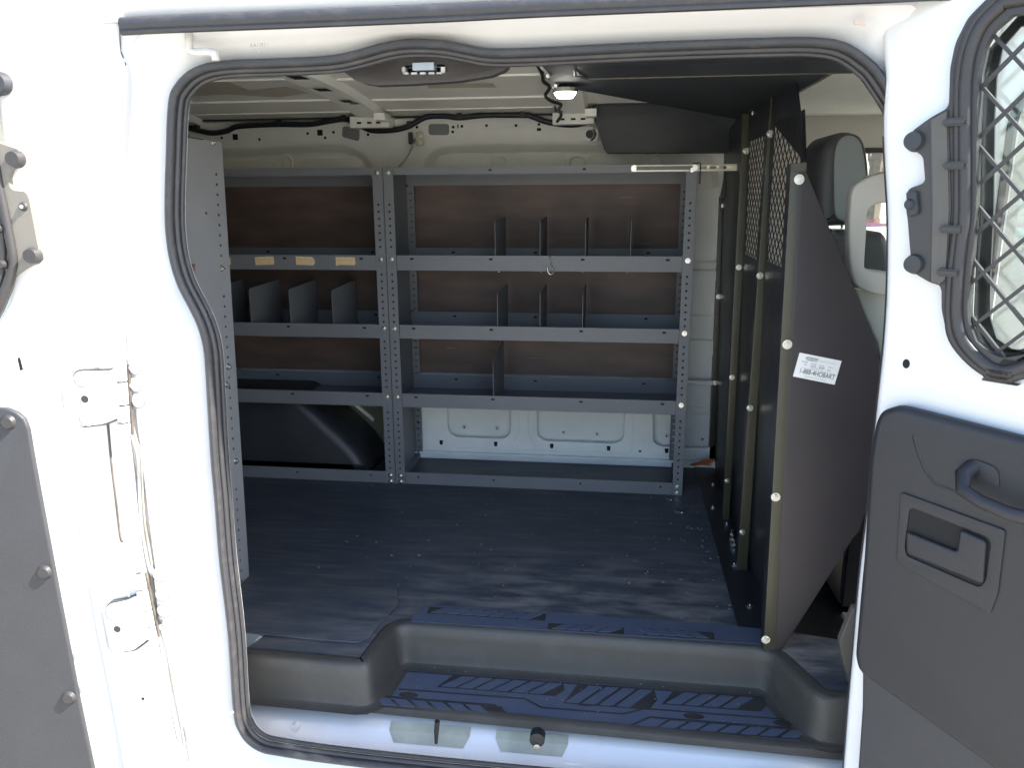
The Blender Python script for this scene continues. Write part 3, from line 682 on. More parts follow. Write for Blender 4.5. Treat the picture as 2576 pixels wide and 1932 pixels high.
# soft crease swoosh on the panel
b = MB(); b.tube([f.w(*f.px(x, y), .0275) for x, y in ((2318, 1085), (2328, 1125), (2345, 1170), (2370, 1205), (2420, 1225), (2500, 1250), (2590, 1275))], .004, k=8); b.build('panel_crease', PLASTR, doorR, smooth=True)
bz_o = rnd(f.pts([(2287, 1226), (2549, 1320), (2530, 1475), (2510, 1530), (2276, 1400)]), .006)
bz_i = rnd(f.pts([(2310, 1263), (2500, 1336), (2512, 1350), (2499, 1445), (2485, 1462), (2302, 1384), (2298, 1365)]), .010)
plate('latch_bezel', f, [bz_o, bz_i], .006, PLASTR, doorR, bevel=.0015, n=.034)
plate('latch_recess', f, [bz_i], .003, HOLE, doorR, n=.0312)
hdl = rnd(f.pts([(2304, 1322), (2432, 1372), (2438, 1316), (2504, 1345), (2496, 1452), (2305, 1376)]), .007)
plate('latch_handle', f, [hdl], .010, PLASTR, doorR, bevel=.004, n=.040)
b = MB(); b.tube([f.w(*f.px(x, y), nn) for x, y, nn in ((2470, 1160, .02), (2452, 1178, .045), (2462, 1210, .062), (2510, 1235, .068), (2576, 1262, .068), (2640, 1290, .05), (2650, 1290, .02))], [.014, .013, .0115, .0105, .0105, .012, .014], k=12); b.build('grab_handle', PLASTR, doorR, smooth=True)
plate('handle_cup', f, [rnd(f.pts([(2462, 1140), (2530, 1165), (2535, 1220), (2470, 1190)]), .012)], .006, PLASTR, doorR, bevel=.002, n=.033)

# left hand door, opened almost flat
dl = V((.995, .10, 0)); FL = Fr((-.948, 1.372, 0), dl, (0, 0, 1)); f = FL
edge = [(297, -60), (299, 60), (303, 130), (316, 165), (310, 300), (303, 400), (301, 525), (302, 650), (308, 790), (305, 900), (318, 1060), (332, 1200), (352, 1380), (370, 1470), (388, 1590), (408, 1700), (432, 1830), (455, 1932), (470, 2040)]
E = cat2(f.pts(edge), 3, False)
L = E+[(-.75, E[-1][1]), (-.75, E[0][1])]
wl_in = f.pts([(-40, 20), (0, 330), (20, 450), (36, 600), (34, 690), (18, 760), (-10, 820), (-60, 860)])
hole_l = wl_in+[(-.62, wl_in[-1][1]), (-.62, wl_in[0][1])]
doorL = plate('hinged_door', f, [L, hole_l], .045, WHITE, van, bevel=.010)
doorL['label'] = 'white rear door leaf folded back at left of the opening'
# rolled inner edge step
st = f.pts([(60, 700), (30, 820), (130, 900), (150, 1000), (200, 1260), (235, 1420), (240, 1500), (262, 1620), (290, 1760), (320, 1932)])
st = f.pts([(142, 760), (136, 860), (146, 1000), (180, 1180), (215, 1360), (232, 1450), (250, 1560), (275, 1680), (310, 1860), (330, 1980)])
b = MB(); b.tube([f.w(u, v, -.003) for u, v in cat2(st, 4, False)], .010, k=10); b.build('door_crease', WHITE, doorL, smooth=True)
tr_o = f.pts([(-60, 300), (0, 357), (60, 377), (68, 400), (40, 425), (32, 440), (36, 470), (46, 479), (76, 482), (84, 496), (109, 630), (113, 652), (66, 678), (42, 695), (34, 728), (10, 785), (-20, 840), (-80, 900)])
tr = plate('window_trim', f, [rnd(tr_o+[(-.6, tr_o[-1][1]), (-.6, tr_o[0][1])], .006), [(u-.004, v) for u, v in hole_l]], .014, mat('sunlit_trim_plastic', (.17, .155, .13), .5, noise=.1, nscale=6, bump=.12, bscale=400), doorL, bevel=.004, n=.014)  # dark plastic coloured beige, sunlight put into its tone
for L_, r in (([(-30, 200), (4, 430), (22, 520), (38, 600), (46, 660), (30, 715), (6, 775), (-30, 850)], .009), ([(-50, 200), (-8, 430), (8, 520), (18, 600), (20, 660), (8, 715), (-16, 775)], .006)):
    b = MB(); b.tube([f.w(u, v, .014) for u, v in cat2(f.pts(L_), 4, False)], r, k=10); b.build('trim_roll', PLASTB, doorL, smooth=True)
for x, y in ((14, 574), (24, 663)):
    u, v = f.px(x, y); b = MB(); b.cyl(f, u, v, .010, .014, .030, 0, 12, r2=.007); b.build('trim_peg', PLASTB, doorL, smooth=True)
for x, y, r in ((52, 400, .0165), (95, 641, .0165), (14, 212, .020)):
    u, v = f.px(x, y); b = MB(); b.cyl(f, u, v, r, .010, .026, 0, 20, r2=r*.75); b.build('bump_stop', PLAST if r > .018 else PLASTB, doorL, smooth=True)
u, v = f.px(71, 519); b = MB(); b.cyl(f, u, v, .010, .012, .017, 0, 16, r2=.006); b.cyl(f, u, v, .004, .017, .020, 1, 8); b.build('trim_screw', [PLAST, ZINC], doorL)
tr2 = plate('upper_trim', f, [rnd(f.pts([(-60, 180), (0, 192), (30, 205), (36, 228), (0, 245), (-60, 250)]), .006)], .012, PLAST, doorL, bevel=.004, n=.012)
pl_l = f.pts([(-60, 1020), (0, 1022), (25, 1024), (50, 1034), (70, 1051), (80, 1078), (92, 1150), (109, 1244), (152, 1475), (172, 1578), (206, 1760), (242, 1932), (262, 2020)])
plate('trim_panel', f, [pl_l+[(-.72, pl_l[-1][1]), (-.72, pl_l[0][1])]], .012, PLAST, doorL, bevel=.004, n=.012)
for x, y in ((31, 1058), (121, 1433), (182, 1747)):
    u, v = f.px(x, y); b = MB(); b.cyl(f, u, v, .0165, .011, .018, 0, 20, r2=.011); b.build('trim_button', PLASTB, doorL, smooth=True)
b = MB(); b.poly(f, f.pts([(44, 900), (51, 899), (59, 930), (51, 932)]), .0006); b.build('slot', HOLE, doorL)
b = MB(); b.tube([f.w(*f.px(x, y), -.006) for x, y in ((349, 1628), (350, 1660), (366, 1680), (367, 1710), (350, 1740), (340, 1765), (350, 1790), (385, 1815), (393, 1900))], .009, k=8); b.build('door_ridge', WHITE, doorL, smooth=True)
u, v = f.px(361, 1757); b = MB(); b.cyl(f, u, v, .007, 0, .002, 0, 12); b.disc(f, u, v, .0035, .0026, 1); b.build('bump_rivet', [WHITED, HOLE], doorL)
# stained rubber strip in the hinge gap
gpx = [(303, 530), (308, 650), (318, 790), (321, 900), (325, 1040), (342, 1120), (356, 1200), (360, 1300), (378, 1400), (384, 1450), (398, 1590), (410, 1650), (428, 1740), (445, 1800), (458, 1880), (466, 1960)]
f = FY(1.392)
b = MB(); b.tube([f.w(*f.px(x, y), 0.004) for x, y in gpx[4:]], .006, k=8); b.build('stained_strip', RUSTY, van, smooth=True)
b = MB(); b.tube([f.w(*f.px(x-12, y), 0.0) for x, y in gpx[4:]], .003, k=6); b.build('strip_groove', WHITED, van, smooth=True)
GAPM = mat('joint_dirt_and_shade', (.07, .06, .05), .7, c2=(.14, .12, .10), nscale=30)  # joint dirt; also paints shade round hinges and strips
f = FY(1.386)
b = MB(); b.tube([f.w(*f.px(x, y), .001) for x, y in ((298, 20), (300, 60), (304, 128), (316, 160), (316, 185), (311, 300), (306, 400), (304, 525), (304, 650), (310, 720), (316, 800))], .0018, k=6); b.build('door_gap', GAPM, van)
PALE = mat('door_recess_shade', (.46, .46, .50), .5)  # lavender-grey tone paints soft shade along the door step
# hinges
def hinge(PL, bolts, hole, barrel, leaf, lb):
    f = FL
    h = plate('door_hinge', f, [rnd(f.pts(PL), .008)], .006, WHITE, van, bevel=.002, n=.016)
    cx_ = sum(p[0] for p in PL)/len(PL); cy_ = sum(p[1] for p in PL)/len(PL)
    plate('hinge_outline_shade', f, [rnd(f.pts([(cx_+(x-cx_)*1.09+1, cy_+(y-cy_)*1.06) for x, y in PL]), .009)], .010, GAPM, h, n=.0105)  # oversized dark plate draws shade round the hinge outline
    p0_, p1_ = f.w(*f.px(*barrel[0]), .006), f.w(*f.px(*barrel[1]), .006)
    for ta_, tb_ in ((0, .22), (.25, .55), (.58, .80), (.83, 1)):
        b = MB(); b.tube([p0_.lerp(p1_, ta_), p0_.lerp(p1_, tb_)], .0115, k=14); b.build('hinge_barrel', WHITE, h, smooth=True)
    b = MB(); b.tube([p0_, p1_], .007, k=10); b.build('hinge_pin', GAPM, h, smooth=True)
    b = MB(); b.tube([p0_+V((.013, .006, 0)), p1_+V((.013, .006, 0))], .0035, k=6); b.build('hinge_shadow_gap', GAPM, h, smooth=True)
    g2 = FY(1.384); b = MB(); b.prism(g2, rnd(g2.pts(leaf), .006), -.002, .005); b.build('hinge_leaf', WHITED, h, bevel=.0015)
    b = MB(); b.disc(f, *f.px(*hole), .0075, .0166, 0, 14); b.build('hinge_hole', PLAST, h)
    for x, y in bolts: bolt(h, f.w(*f.px(x, y), .016), f.N, BOLTW)
    for x, y in lb: bolt(h, g2.w(*g2.px(x, y), .005), (0, -1, 0), BOLTW)
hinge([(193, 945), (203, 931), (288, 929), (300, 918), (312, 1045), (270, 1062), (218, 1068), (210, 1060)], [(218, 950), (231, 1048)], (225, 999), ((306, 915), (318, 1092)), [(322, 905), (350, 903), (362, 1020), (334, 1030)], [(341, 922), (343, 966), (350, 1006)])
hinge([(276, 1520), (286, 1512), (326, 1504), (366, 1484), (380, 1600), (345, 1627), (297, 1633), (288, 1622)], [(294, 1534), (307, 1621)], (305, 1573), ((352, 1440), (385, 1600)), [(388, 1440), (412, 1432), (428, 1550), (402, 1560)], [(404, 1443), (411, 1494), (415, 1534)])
def ribbon(name, L, w_, n_, mt, par, fr, th=.004):
    fr_ = fr; P = [(q.x, q.y) for q in cat([V((*fr_.px(*a), 0)) for a in L], 5, False)]; b = MB(); K_ = len(P); vs_ = []
    for sgn_, nn_ in ((-1, n_-th), (-.7, n_), (.7, n_), (1, n_-th)):
        for i_ in range(K_):
            a_ = V(P[max(0, i_-1)]); c_ = V(P[min(K_-1, i_+1)]); t_ = (c_-a_).normalized(); q_ = V(P[i_])+V((-t_.y, t_.x))*w_*sgn_*.5; vs_.append(fr_.w(q_.x, q_.y, nn_))
    b.add(vs_, [(rw*K_+j, rw*K_+j+1, (rw+1)*K_+j+1, (rw+1)*K_+j) for rw in range(3) for j in range(K_-1)]); return b.build(name, mt, par)
g1 = FY(1.386)
ribbon('weather_strip', [(328, 1055), (340, 1105), (352, 1150), (356, 1250), (362, 1330), (378, 1420), (388, 1445)], .010, .006, WHITED, van, g1)
ribbon('strip_edge', [(334, 1055), (347, 1105), (359, 1150), (363, 1250), (370, 1330), (386, 1420)], .0028, .0075, RUSTY, van, g1)
ribbon('weather_strip', [(398, 1570), (412, 1620), (424, 1700), (442, 1790), (458, 1870), (468, 1932)], .016, .006, WHITED, van, g1)
ribbon('strip_edge', [(408, 1580), (424, 1640), (436, 1710), (452, 1790), (466, 1870)], .005, .0075, RUSTY, van, g1)
ribbon('strip_shadow', [(392, 1640), (406, 1720), (420, 1790), (428, 1825)], .0025, .0070, GAPM, van, g1)
ribbon('jamb_crease', [(470, 1815), (500, 1828), (545, 1815), (590, 1790)], .004, .004, WHITED, van, g1)
ribbon('jamb_crease', [(505, 1832), (508, 1870), (520, 1932)], .005, .004, WHITED, van, g1)
ribbon('flange_edge', [(272, 1062), (280, 1150), (292, 1250), (304, 1350), (312, 1362)], .004, .004, GAPM, doorL, FL)  # dark line paints the shadow left of the hinge barrel
ribbon('flange_edge', [(254, 840), (250, 880), (253, 925)], .003, .003, PRIMER, doorL, FL)
ribbon('flange_edge', [(320, 1445), (324, 1480), (328, 1505)], .006, .004, PRIMER, doorL, FL)
ribbon('inner_step_shade', [(150, 760), (138, 880), (150, 1000), (176, 1180), (206, 1340), (232, 1470)], .016, .002, PALE, doorL, FL)  # strip of painted shade beside the door crease
ribbon('inner_step_shade', [(232, 1480), (250, 1590), (278, 1730), (300, 1860), (312, 1960)], .020, .002, PALE, doorL, FL)
ribbon('hinge_top_edge', [(262, 829), (276, 836), (292, 832)], .004, .003, WHITED, doorL, FL)
# brace fold and stamped marks in the header
f = FY(1.392)
text('stamped_mark', 'XA13831', .0085, FY(1.384), *f.px(634, 119), FAINT, van, n=.0)
text('stamped_mark', '5 5', .0095, FY(1.384), *f.px(650, 138), FAINT, van, n=.012)
b = MB(); b.tube([f.w(*f.px(x, y), 0) for x, y in ((474, 80), (476, 110), (479, 128), (496, 131), (525, 129), (540, 134), (543, 152))], .007, k=8); b.build('seam_bead', WHITED, van, smooth=True)
b = MB(); b.prism(f, f.pts([(2148, 49), (2177, 49), (2177, 63), (2148, 61)]), .0, .003); b.build('paper_tag', mat('tag_paper', (.62, .50, .44), .8), van)

# ================================================================== STEP MAT
mt_ = thing('step_mat', 'black moulded plastic step tray with ribbed tread in the doorway', 'step mat', (-.1, 1.6, -.12))
cont = [(-.865, 1.572), (-.562, 1.564), (-.552, 1.573), (-.534, 1.732), (-.517, 1.751), (.0, 1.752), (.372, 1.749), (.390, 1.733), (.455, 1.580), (.466, 1.568), (.60, 1.566)]
ct = []
for i in range(len(cont)-1):
    a, c_ = V(cont[i]), V(cont[i+1]); k = max(1, int((c_-a).length/.015))
    for j in range(k): ct.append(a+(c_-a)*j/k)
ct.append(V(cont[-1]))
for _ in range(1):
    ct = [ct[0]]+[(ct[i-1]+ct[i]*2+ct[i+1])/4 for i in range(1, len(ct)-1)]+[ct[-1]]
prof = [(.03, .0035), (.012, .0035), (.004, .001), (-.001, -.006), (-.004, -.03), (-.010, -.085), (-.014, -.096), (-.022, -.1003), (-.04, -.1008)]
b = MB(); K = len(ct); vs = []
for d, z in prof:
    for i in range(K):
        a = ct[max(0, i-1)]; c_ = ct[min(K-1, i+1)]; t = (c_-a).normalized(); nn = V((-t.y, t.x)); p = ct[i]+nn*d; vs.append((p.x, p.y, z))
b.add(vs, [(i*K+j, i*K+j+1, (i+1)*K+j+1, (i+1)*K+j) for i in range(len(prof)-1) for j in range(K-1)])
b.build('step_riser', MATB, mt_, smooth=True)
deck = []
for i in range(K):
    a = ct[max(0, i-1)]; c_ = ct[min(K-1, i+1)]; t = (c_-a).normalized(); nn = V((-t.y, t.x)); p = ct[i]+nn*.028; deck.append((p.x, p.y))
deck = deck+[(.60, 1.80), (.40, 1.845), (-.50, 1.86), (-.56, 1.80), (-.80, 1.80)]
plate('tray_deck', FZ(.0035), [deck], .004, FLOORM, mt_)
def shy(x, y): return y-.028*(x+.1)
plate('tray_floor', FZ(-.1010), [[(-.86, shy(-.86, 1.554)), (.60, shy(.60, 1.554)), (.60, 1.80), (-.86, 1.80)]], .009, MATR, mt_)
b = MB(); b.add([(x, shy(x, y), z) for x in (-.862, .60) for y, z in ((1.57, -.0990), (1.557, -.0990), (1.550, -.103), (1.548, -.119), (1.551, -.122), (1.57, -.12))], [(i, i+1, 7+i, 6+i) for i in range(5)])
b.add([(-.862, shy(-.862, y), z) for y, z in ((1.57, -.0990), (1.557, -.0990), (1.550, -.103), (1.548, -.119), (1.551, -.122), (1.57, -.12))], [(0, 1, 2, 3, 4, 5)])
b.build('front_lip', MATB, mt_, smooth=True)
bx('tray_back', -.85, .60, 1.80, 1.803, -.12, -.004, MATB, mt_)
# dark grooves round the tread blocks
b = MB()
for (x0_, x1_, y0_, y1_) in ((-.41, -.10, 1.651, 1.704), (-.10, .12, 1.626, 1.704), (.13, .375, 1.651, 1.704), (-.53, -.235, 1.562, 1.596), (.11, .44, 1.562, 1.596)):
    b.prism(FZ(-.1010), [(x0_, y0_), (x1_-.02, y0_), (x1_, (y0_+y1_)/2), (x1_-.005, y1_), (x0_+.03, y1_)], 0, .0005)
for L_ in ([(-.52, 1.706), (.38, 1.706)], [(-.50, 1.632), (-.19, 1.632), (-.15, 1.604), (.04, 1.604), (.09, 1.630), (.42, 1.630)], [(-.53, 1.600), (-.26, 1.600), (-.21, 1.560)], [(.05, 1.560), (.10, 1.600), (.44, 1.600)], [(-.50, 1.743), (.36, 1.743)], [(-.54, 1.56), (-.51, 1.73)]):
    for k_ in range(len(L_)-1):
        a_, c_ = V(L_[k_]), V(L_[k_+1]); t_ = (c_-a_).normalized(); q_ = V((-t_.y, t_.x))*.0026
        b.prism(FZ(-.1010), [tuple(a_-q_), tuple(c_-q_), tuple(c_+q_), tuple(a_+q_)], 0, .0006)
for (x_, y_) in ((-.47, 1.612), (-.05, 1.632), (.20, 1.615), (.40, 1.615)):
    b.disc(FZ(-.1010), x_, y_, .011, .0007, 0, 12, ru=.024)
b.build('tread_grooves', MATG, mt_)
b = MB(); fz = FZ(-.1143)
def para(xa, xb, ya, yb, sh_, g=.004): return [(xa, ya), (xb, ya), (xb+sh_, yb), (xa+sh_, yb)]
def tread(y0, y1, x0, x1, step, shear, z, gap=.010):
    f_ = FZ(z); x = x0; b = MB()
    while x+max(0, shear)+step-gap < x1+.02:
        b.prism(f_, rnd(para(x, x+step-gap, y0, y1, shear), .002, 1), 0, .0022); x += step
    b.build('tread_block', MATR, mt_)
# back row, middle band, front row
tread(1.655, 1.700, -.40, -.10, .043, .045, -.1010)
tread(1.630, 1.700, -.095, .12, .040, .055, -.1010)
tread(1.655, 1.700, .14, .36, .043, .045, -.1010)
tread(1.566, 1.592, -.52, -.25, .044, -.028, -.1010)
tread(1.566, 1.592, .12, .43, .044, .028, -.1010)
b = MB(); b.prism(FZ(.0035), [(-.50, 1.765), (.37, 1.765), (.385, 1.835), (.30, 1.845), (-.47, 1.852), (-.50, 1.80)], 0, .0012); b.build('deck_grip', MATR, mt_)
b = MB()
for (x0_, x1_, y0_, y1_) in ((-.47, -.16, 1.808, 1.842), (-.15, .04, 1.768, 1.799), (.09, .26, 1.771, 1.804)): b.prism(FZ(.0047), rect(x0_, x1_, y0_, y1_), 0, .0004)
b.build('deck_grooves', MATG, mt_)
b = MB()
tread(1.812, 1.838, -.46, -.18, .038, .030, .0047, .006); tread(1.772, 1.795, -.14, .02, .038, .030, .0047, .006); tread(1.775, 1.80, .10, .24, .038, -.030, .0047, .006)
# worn rubber sheet corner lying over the tray on the left
sheet = [(-1.02, 1.92), (-1.02, 1.665), (-.84, 1.655), (-.70, 1.648), (-.605, 1.648), (-.585, 1.67), (-.555, 1.84), (-.58, 1.92)]
tag(plate('floor_sheet', FZ(.0085), [sheet], .0032, FLOORM, None, bevel=.001), 'thin worn black rubber sheet lying over the left end of the step tray', 'floor mat')
plate('floor_edge', FZ(.0002), [rect(-.86, -.80, 1.6, 1.8)], .003, WHITE, van)

# ================================================================== STORAGE RACKS
RY, RD_, RH = 2.735, .33, 1.160
SH = [(.857, .806), (.608, .560), (.352, .303)]
def make_rack(name, label, x0, x1, dividers, slotx, straps=False):
    r = thing(name, label, 'shelving', ((x0+x1)/2, RY+.15, 0), 'grey steel racks along the far wall')
    f = FY(RY-.002)
    # end panels with perforated front and rear flanges
    for side, xs in ((0, x0), (1, x1)):
        s = 1 if side == 0 else -1
        MB().box(min(xs, xs+s*.002), max(xs, xs+s*.002), RY, RY+RD_, 0, RH).build('end_panel', RACK, r)
        u0, u1 = (xs+.001, xs+.036) if side == 0 else (xs-.036, xs-.001)
        hs = []; z = .062
        skip = [(a+.01, b_-.012) for a, b_ in SH]
        while z < 1.04:
            if not any(lo <= z <= hi for hi, lo in skip): hs.append(circ((u0+u1)/2, z, .0042, 8))
            z += .0243
        plate('front_flange', f, [rect(u0, u1, .001, RH)]+hs, .002, RACK, r, n=.002)
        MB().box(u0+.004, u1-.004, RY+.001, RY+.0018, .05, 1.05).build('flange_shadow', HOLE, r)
        fb = FY(RY+RD_-.03)
        hs = []; z = .05
        while z < 1.08: hs.append(rrect((u0+u1)/2-.006, (u0+u1)/2+.006, z-.003, z+.003, .0028, 2)); z += .0262
        ub0, ub1 = (xs+.002, xs+.030) if side == 0 else (xs-.030, xs-.002)
        plate('rear_flange', fb, [rect(ub0, ub1, .03, RH-.02)]+[[(u-(u0+u1)/2+(ub0+ub1)/2, v) for u, v in h] for h in hs], .002, RACK, r)
        cx = (u0+u1)/2
        zz = [RH-.018, .033, .010]+[a-.012 for a, b_ in SH]
        for z in zz: bolt(r, (cx, RY-.0045, z), (0, -1, 0), BOLT)
        for z in (1.10, .62, .37, .03): bolt(r, (xs+s*.004, RY+RD_-.05, z), (s, 0, 0), BOLT)
    a, c_ = x0+.036, x1-.036
    # top: shallow tray turned down
    b = MB(); b.box(x0+.037, x1-.037, RY-.001, RY+.0015, RH-.026, RH); b.box(x0+.003, x1-.003, RY+.002, RY+.07, RH-.003, RH-.001); b.box(x0+.003, x1-.003, RY+RD_-.04, RY+RD_-.038, RH-.06, RH-.003)
    b.box(x0+.003, x1-.003, RY+.07, RY+RD_-.04, RH-.0035, RH-.0012)
    for u in slotx[0]: b.poly(FY(RY-.002), rrect(u-.006, u+.006, RH-.016, RH-.010, .003, 3), 0, 1)
    b.build('top_tray', [RACK, HOLE], r)
    for k, (zt, zb) in enumerate(SH):
        b = MB()
        b.box(a+.001, c_-.001, RY-.001, RY+.0015, zb, zt); b.box(a+.001, c_-.001, RY-.001, RY+.012, zt, zt+.0018)
        b.box(x0+.003, x1-.003, RY+.002, RY+RD_-.034, zb, zb+.002)
        b.box(x0+.003, x1-.003, RY+RD_-.036, RY+RD_-.034, zb, zt+.008)
        for u in slotx[k+1]: b.poly(FY(RY-.002), rrect(u-.007, u+.007, zt-.014, zt-.007, .0034, 3), 0, 1)
        for u in (x0+.18, x0+.5, x1-.14): b.poly(FY(RY+RD_-.037), rrect(u-.007, u+.007, zt-.012, zt-.005, .0034, 3), 0, 1)
        b.build('shelf', [RACK, HOLE], r)
    b = MB(); b.box(a+.001, c_-.001, RY-.001, RY+.0015, .001, .047); b.box(a, c_, RY+.002, RY+.03, .001, .003)
    b.box(x0+.003, x0+.02, RY+.03, RY+RD_, .001, .02); b.box(x1-.02, x1-.003, RY+.03, RY+RD_, .001, .02)
    for u in slotx[4]: b.disc(FY(RY-.002), u, .030, .004, 0, 1, 8)
    b.build('base_rail', [RACK, HOLE], r)
    # dividers: (x, shelf, front height, rear height)
    for x, k, hf, hr, lean in dividers:
        zb = SH[k][1]+.003 if k < 3 else .003
        g = Fr((x, RY+.004, 0), (lean, 1, 0), (0, 0, 1))
        zf, zr = hf, hr
        L = [(0, zb), (.27, zb), (.27, zr), (.012, zf), (.003, zf-.004), (0, zf-.014)]
        plate('divider', g, [L], .0016, RACK, r)
    return r
X_L, X_M, X_R = -1.885, -.8115, .2545
f = FY(RY)
sl = lambda y, xs: [f.px(x, y)[0] for x in xs]
dv = [(f.px(1245, 553)[0], 0, .980, .985, 0), (f.px(1359, 553)[0], 0, .980, .985, 0), (f.px(1474, 553)[0], 0, .980, .985, 0), (f.px(1589, 553)[0], 0, .980, .985, 0),
      (f.px(1251, 738)[0], 1, .727, .735, 0), (f.px(1359, 738)[0], 1, .728, .735, 0), (f.px(1467, 738)[0], 1, .730, .735, 0), (f.px(1240, 907)[0], 2, .475, .520, 0)]
rackR = make_rack('storage_rack', 'grey steel shelf rack with eight dividers between bulkhead and centre post', X_M+.001, X_R, dv,
    [sl(426, (1233, 1470)), sl(652, (1036, 1235, 1466, 1680)), sl(828, (1041, 1236, 1462, 1671)), sl(1005, (1047, 1240, 1462, 1667)), sl(1205, (1053, 1242, 1460, 1662))])
dv = [(f.px(529, 726)[0], 1, .735, .742, .0), (f.px(625, 726)[0], 1, .735, .742, .0), (f.px(725, 728)[0], 1, .734, .742, .0), (f.px(833, 730)[0], 1, .732, .742, .0)]
rackL = make_rack('storage_rack', 'grey steel shelf rack at left with taped labels on its upper lip', X_L, X_M-.001, dv,
    [[], sl(648, (716, 909)), sl(824, (726, 917)), sl(990, (736, 924)), sl(1190, (748, 933))])
# liner board behind both racks
lb = bx('liner_board', -2.0, X_R-.004, RY+RD_+.001, RY+RD_+.007, .36, 1.16, PLY, van)
# dark underside strip in the shade below the top trays already comes from the real light
# brace strap from rack to bulkhead
b = []
f = FY(RY-.006); u0, v0 = f.px(1587, 423); u1, v1 = f.px(1862, 418)
hs = [rrect(u-.011, u+.011, v0-.0045, v0+.0045, .0044, 3) for u in [f.px(x, 423)[0] for x in (1623, 1648, 1672, 1696, 1720, 1770, 1794, 1819)]]
st = plate('brace_strap', f, [rrect(u0, u1, v0-.011, v0+.011, .006)]+hs, .003, STRAP, rackR, bevel=.0008)
MB().box(u0+.01, .245, RY-.0075, RY-.0065, v0-.006, v0+.006).build('strap_backing', RACK, rackR)
bolt(rackR, f.w(u0+.012, v0, 0), (0, -1, 0), BOLTB); bolt(rackR, f.w(f.px(1747, 421)[0], v0, 0), (0, -1, 0), BOLTB)
b = MB(); b.tube([f.w(*f.px(x, y), .004) for x, y in ((1741, 411), (1760, 409), (1762, 412), (1760, 462), (1757, 461))], .002, k=6); b.build('cable_tie', BLK, rackR, smooth=True)
# divider screw tips under the first shelf
b = MB()
for x in (1253, 1359, 1467, 1578): u, v = f.px(x, 685); b.cyl(Fr((0, 0, .806), (1, 0, 0), (0, -1, 0)), u, -(RY+.012), .0028, 0, .006, 0, 8)
b.build('screw_tips', ZINC, rackR)

# masking tape labels
for i, (x0, x1, y0, y1, lab) in enumerate(((573, 581, 646, 665, 'sliver of beige masking tape beside the near rack panel'), (641.5, 690.5, 645, 667, 'beige masking tape label with a straight left edge, nearest the near rack panel'),
        (743.7, 792.8, 645, 666.5, 'beige masking tape label with a pointed right end, middle of the shelf lip'), (844, 894.7, 646.5, 668, 'beige masking tape label with torn lower corner, nearest the centre post'))):
    f = FY(RY-.003); u0, v1 = f.px(x0, y0); u1, v0 = f.px(x1, y1)
    if i == 0: u0 -= .06
    L = {0: rect(u0, u1, v0, v1), 1: [(u0, v0), (u1-.002, v0+.003), (u1, v0+.008), (u1-.001, v1+.001), (u0-.001, v1-.002)],
         2: [(u0, v0+.001), (u1-.008, v0-.001), (u1, v0+.008), (u1-.002, v1-.008), (u1-.010, v1-.001), (u0, v1+.001)],
         3: [(u0, v0-.001), (u0+.012, v0+.003), (u1-.005, v0+.002), (u1, v0+.008), (u1-.002, v1), (u0, v1)]}[i]
    t = thing('tape_label', lab, 'label', ((u0+u1)/2, RY-.003, v0), 'masking tape labels on the left rack')
    b = MB(); b.prism(f, L, 0, .0006); b.build('tape', TAPE, t)
    if i:
        random.seed(i); b = MB(); pts = []; u = u0+.008
        while u < u1-.012: pts.append(f.w(u, v1-.010+random.uniform(-.0025, .0025), .0009)); u += .0022
        b.tube(pts, .0004, k=4); b.build('handwriting', INK, t)
# S hook hanging from the first shelf lip
f = FY(RY-.006)
hk = thing('s_hook', 'bent steel wire S-hook hanging on the upper shelf lip', 'hook', f.w(*f.px(1391, 660)))
b = MB(); b.tube(cat([f.w(*f.px(x, y), nn) for x, y, nn in ((1392, 645, -.012), (1386, 643, -.004), (1383, 649, .001), (1386, 664, .002), (1392, 680, .002), (1391, 688, .003), (1384, 690, .003), (1379, 684, .004), (1377, 672, .005))], 5, False), .0024, k=8); b.build('wire', ZINC, hk, smooth=True)

# near-side rack: only its end panel faces the doorway
nr = thing('near_rack', 'grey steel rack standing behind the left door pillar', 'shelving', (-1.2, 1.75, 0))
f = FXp(-1.03)
hs = []
for i in range(41):
    t = i/40; x = 536+(611-536)*t; 
    y = 438+25.6*i
    if y > 1462: break
    xe = 558+(627-558)*(y-355)/(1450-355)-19
    if any(abs(y-q) < 17 for q in (675, 705, 923, 1160, 1190)): continue
    u, v = f.px(xe, y); hs.append(circ(u, v, .0042, 6, ru=.006))
u, v = f.px(519, 536); hs.append(circ(u, v, .0042, 6, ru=.006))
L = [f.px(627, 1450), f.px(600, 1470), (1.50, .01), (1.50, 1.205), f.px(466, 345), f.px(558, 355)]
L = [(L[0][0], .0), (1.50, .0), (1.50, 1.20), (f.px(558, 352)[0]-.012, 1.204), f.px(558, 357)]
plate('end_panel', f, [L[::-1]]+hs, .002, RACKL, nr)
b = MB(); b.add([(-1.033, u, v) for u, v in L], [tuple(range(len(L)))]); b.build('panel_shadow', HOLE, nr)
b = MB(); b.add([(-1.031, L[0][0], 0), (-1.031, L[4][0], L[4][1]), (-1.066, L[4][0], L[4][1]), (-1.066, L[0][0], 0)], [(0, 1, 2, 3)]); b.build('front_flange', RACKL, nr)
for x, y in ((556, 675), (573, 923), (568, 968), (592, 1160), (536, 357)): u, v = f.px(x, y); bolt(nr, f.w(u, v, 0), (1, 0, 0), BOLT)
b = MB(); p = f.w(*f.px(471, 343), .003); b.tube([p, f.w(*f.px(506, 348), .003)], .0035, k=8); b.build('long_bolt', ZINC, nr, smooth=True)
for z in (.3, .6, .9, 1.19): bx('shelf', -2.1, -1.036, 1.5, 1.93, z-.02, z, RACKL, nr)
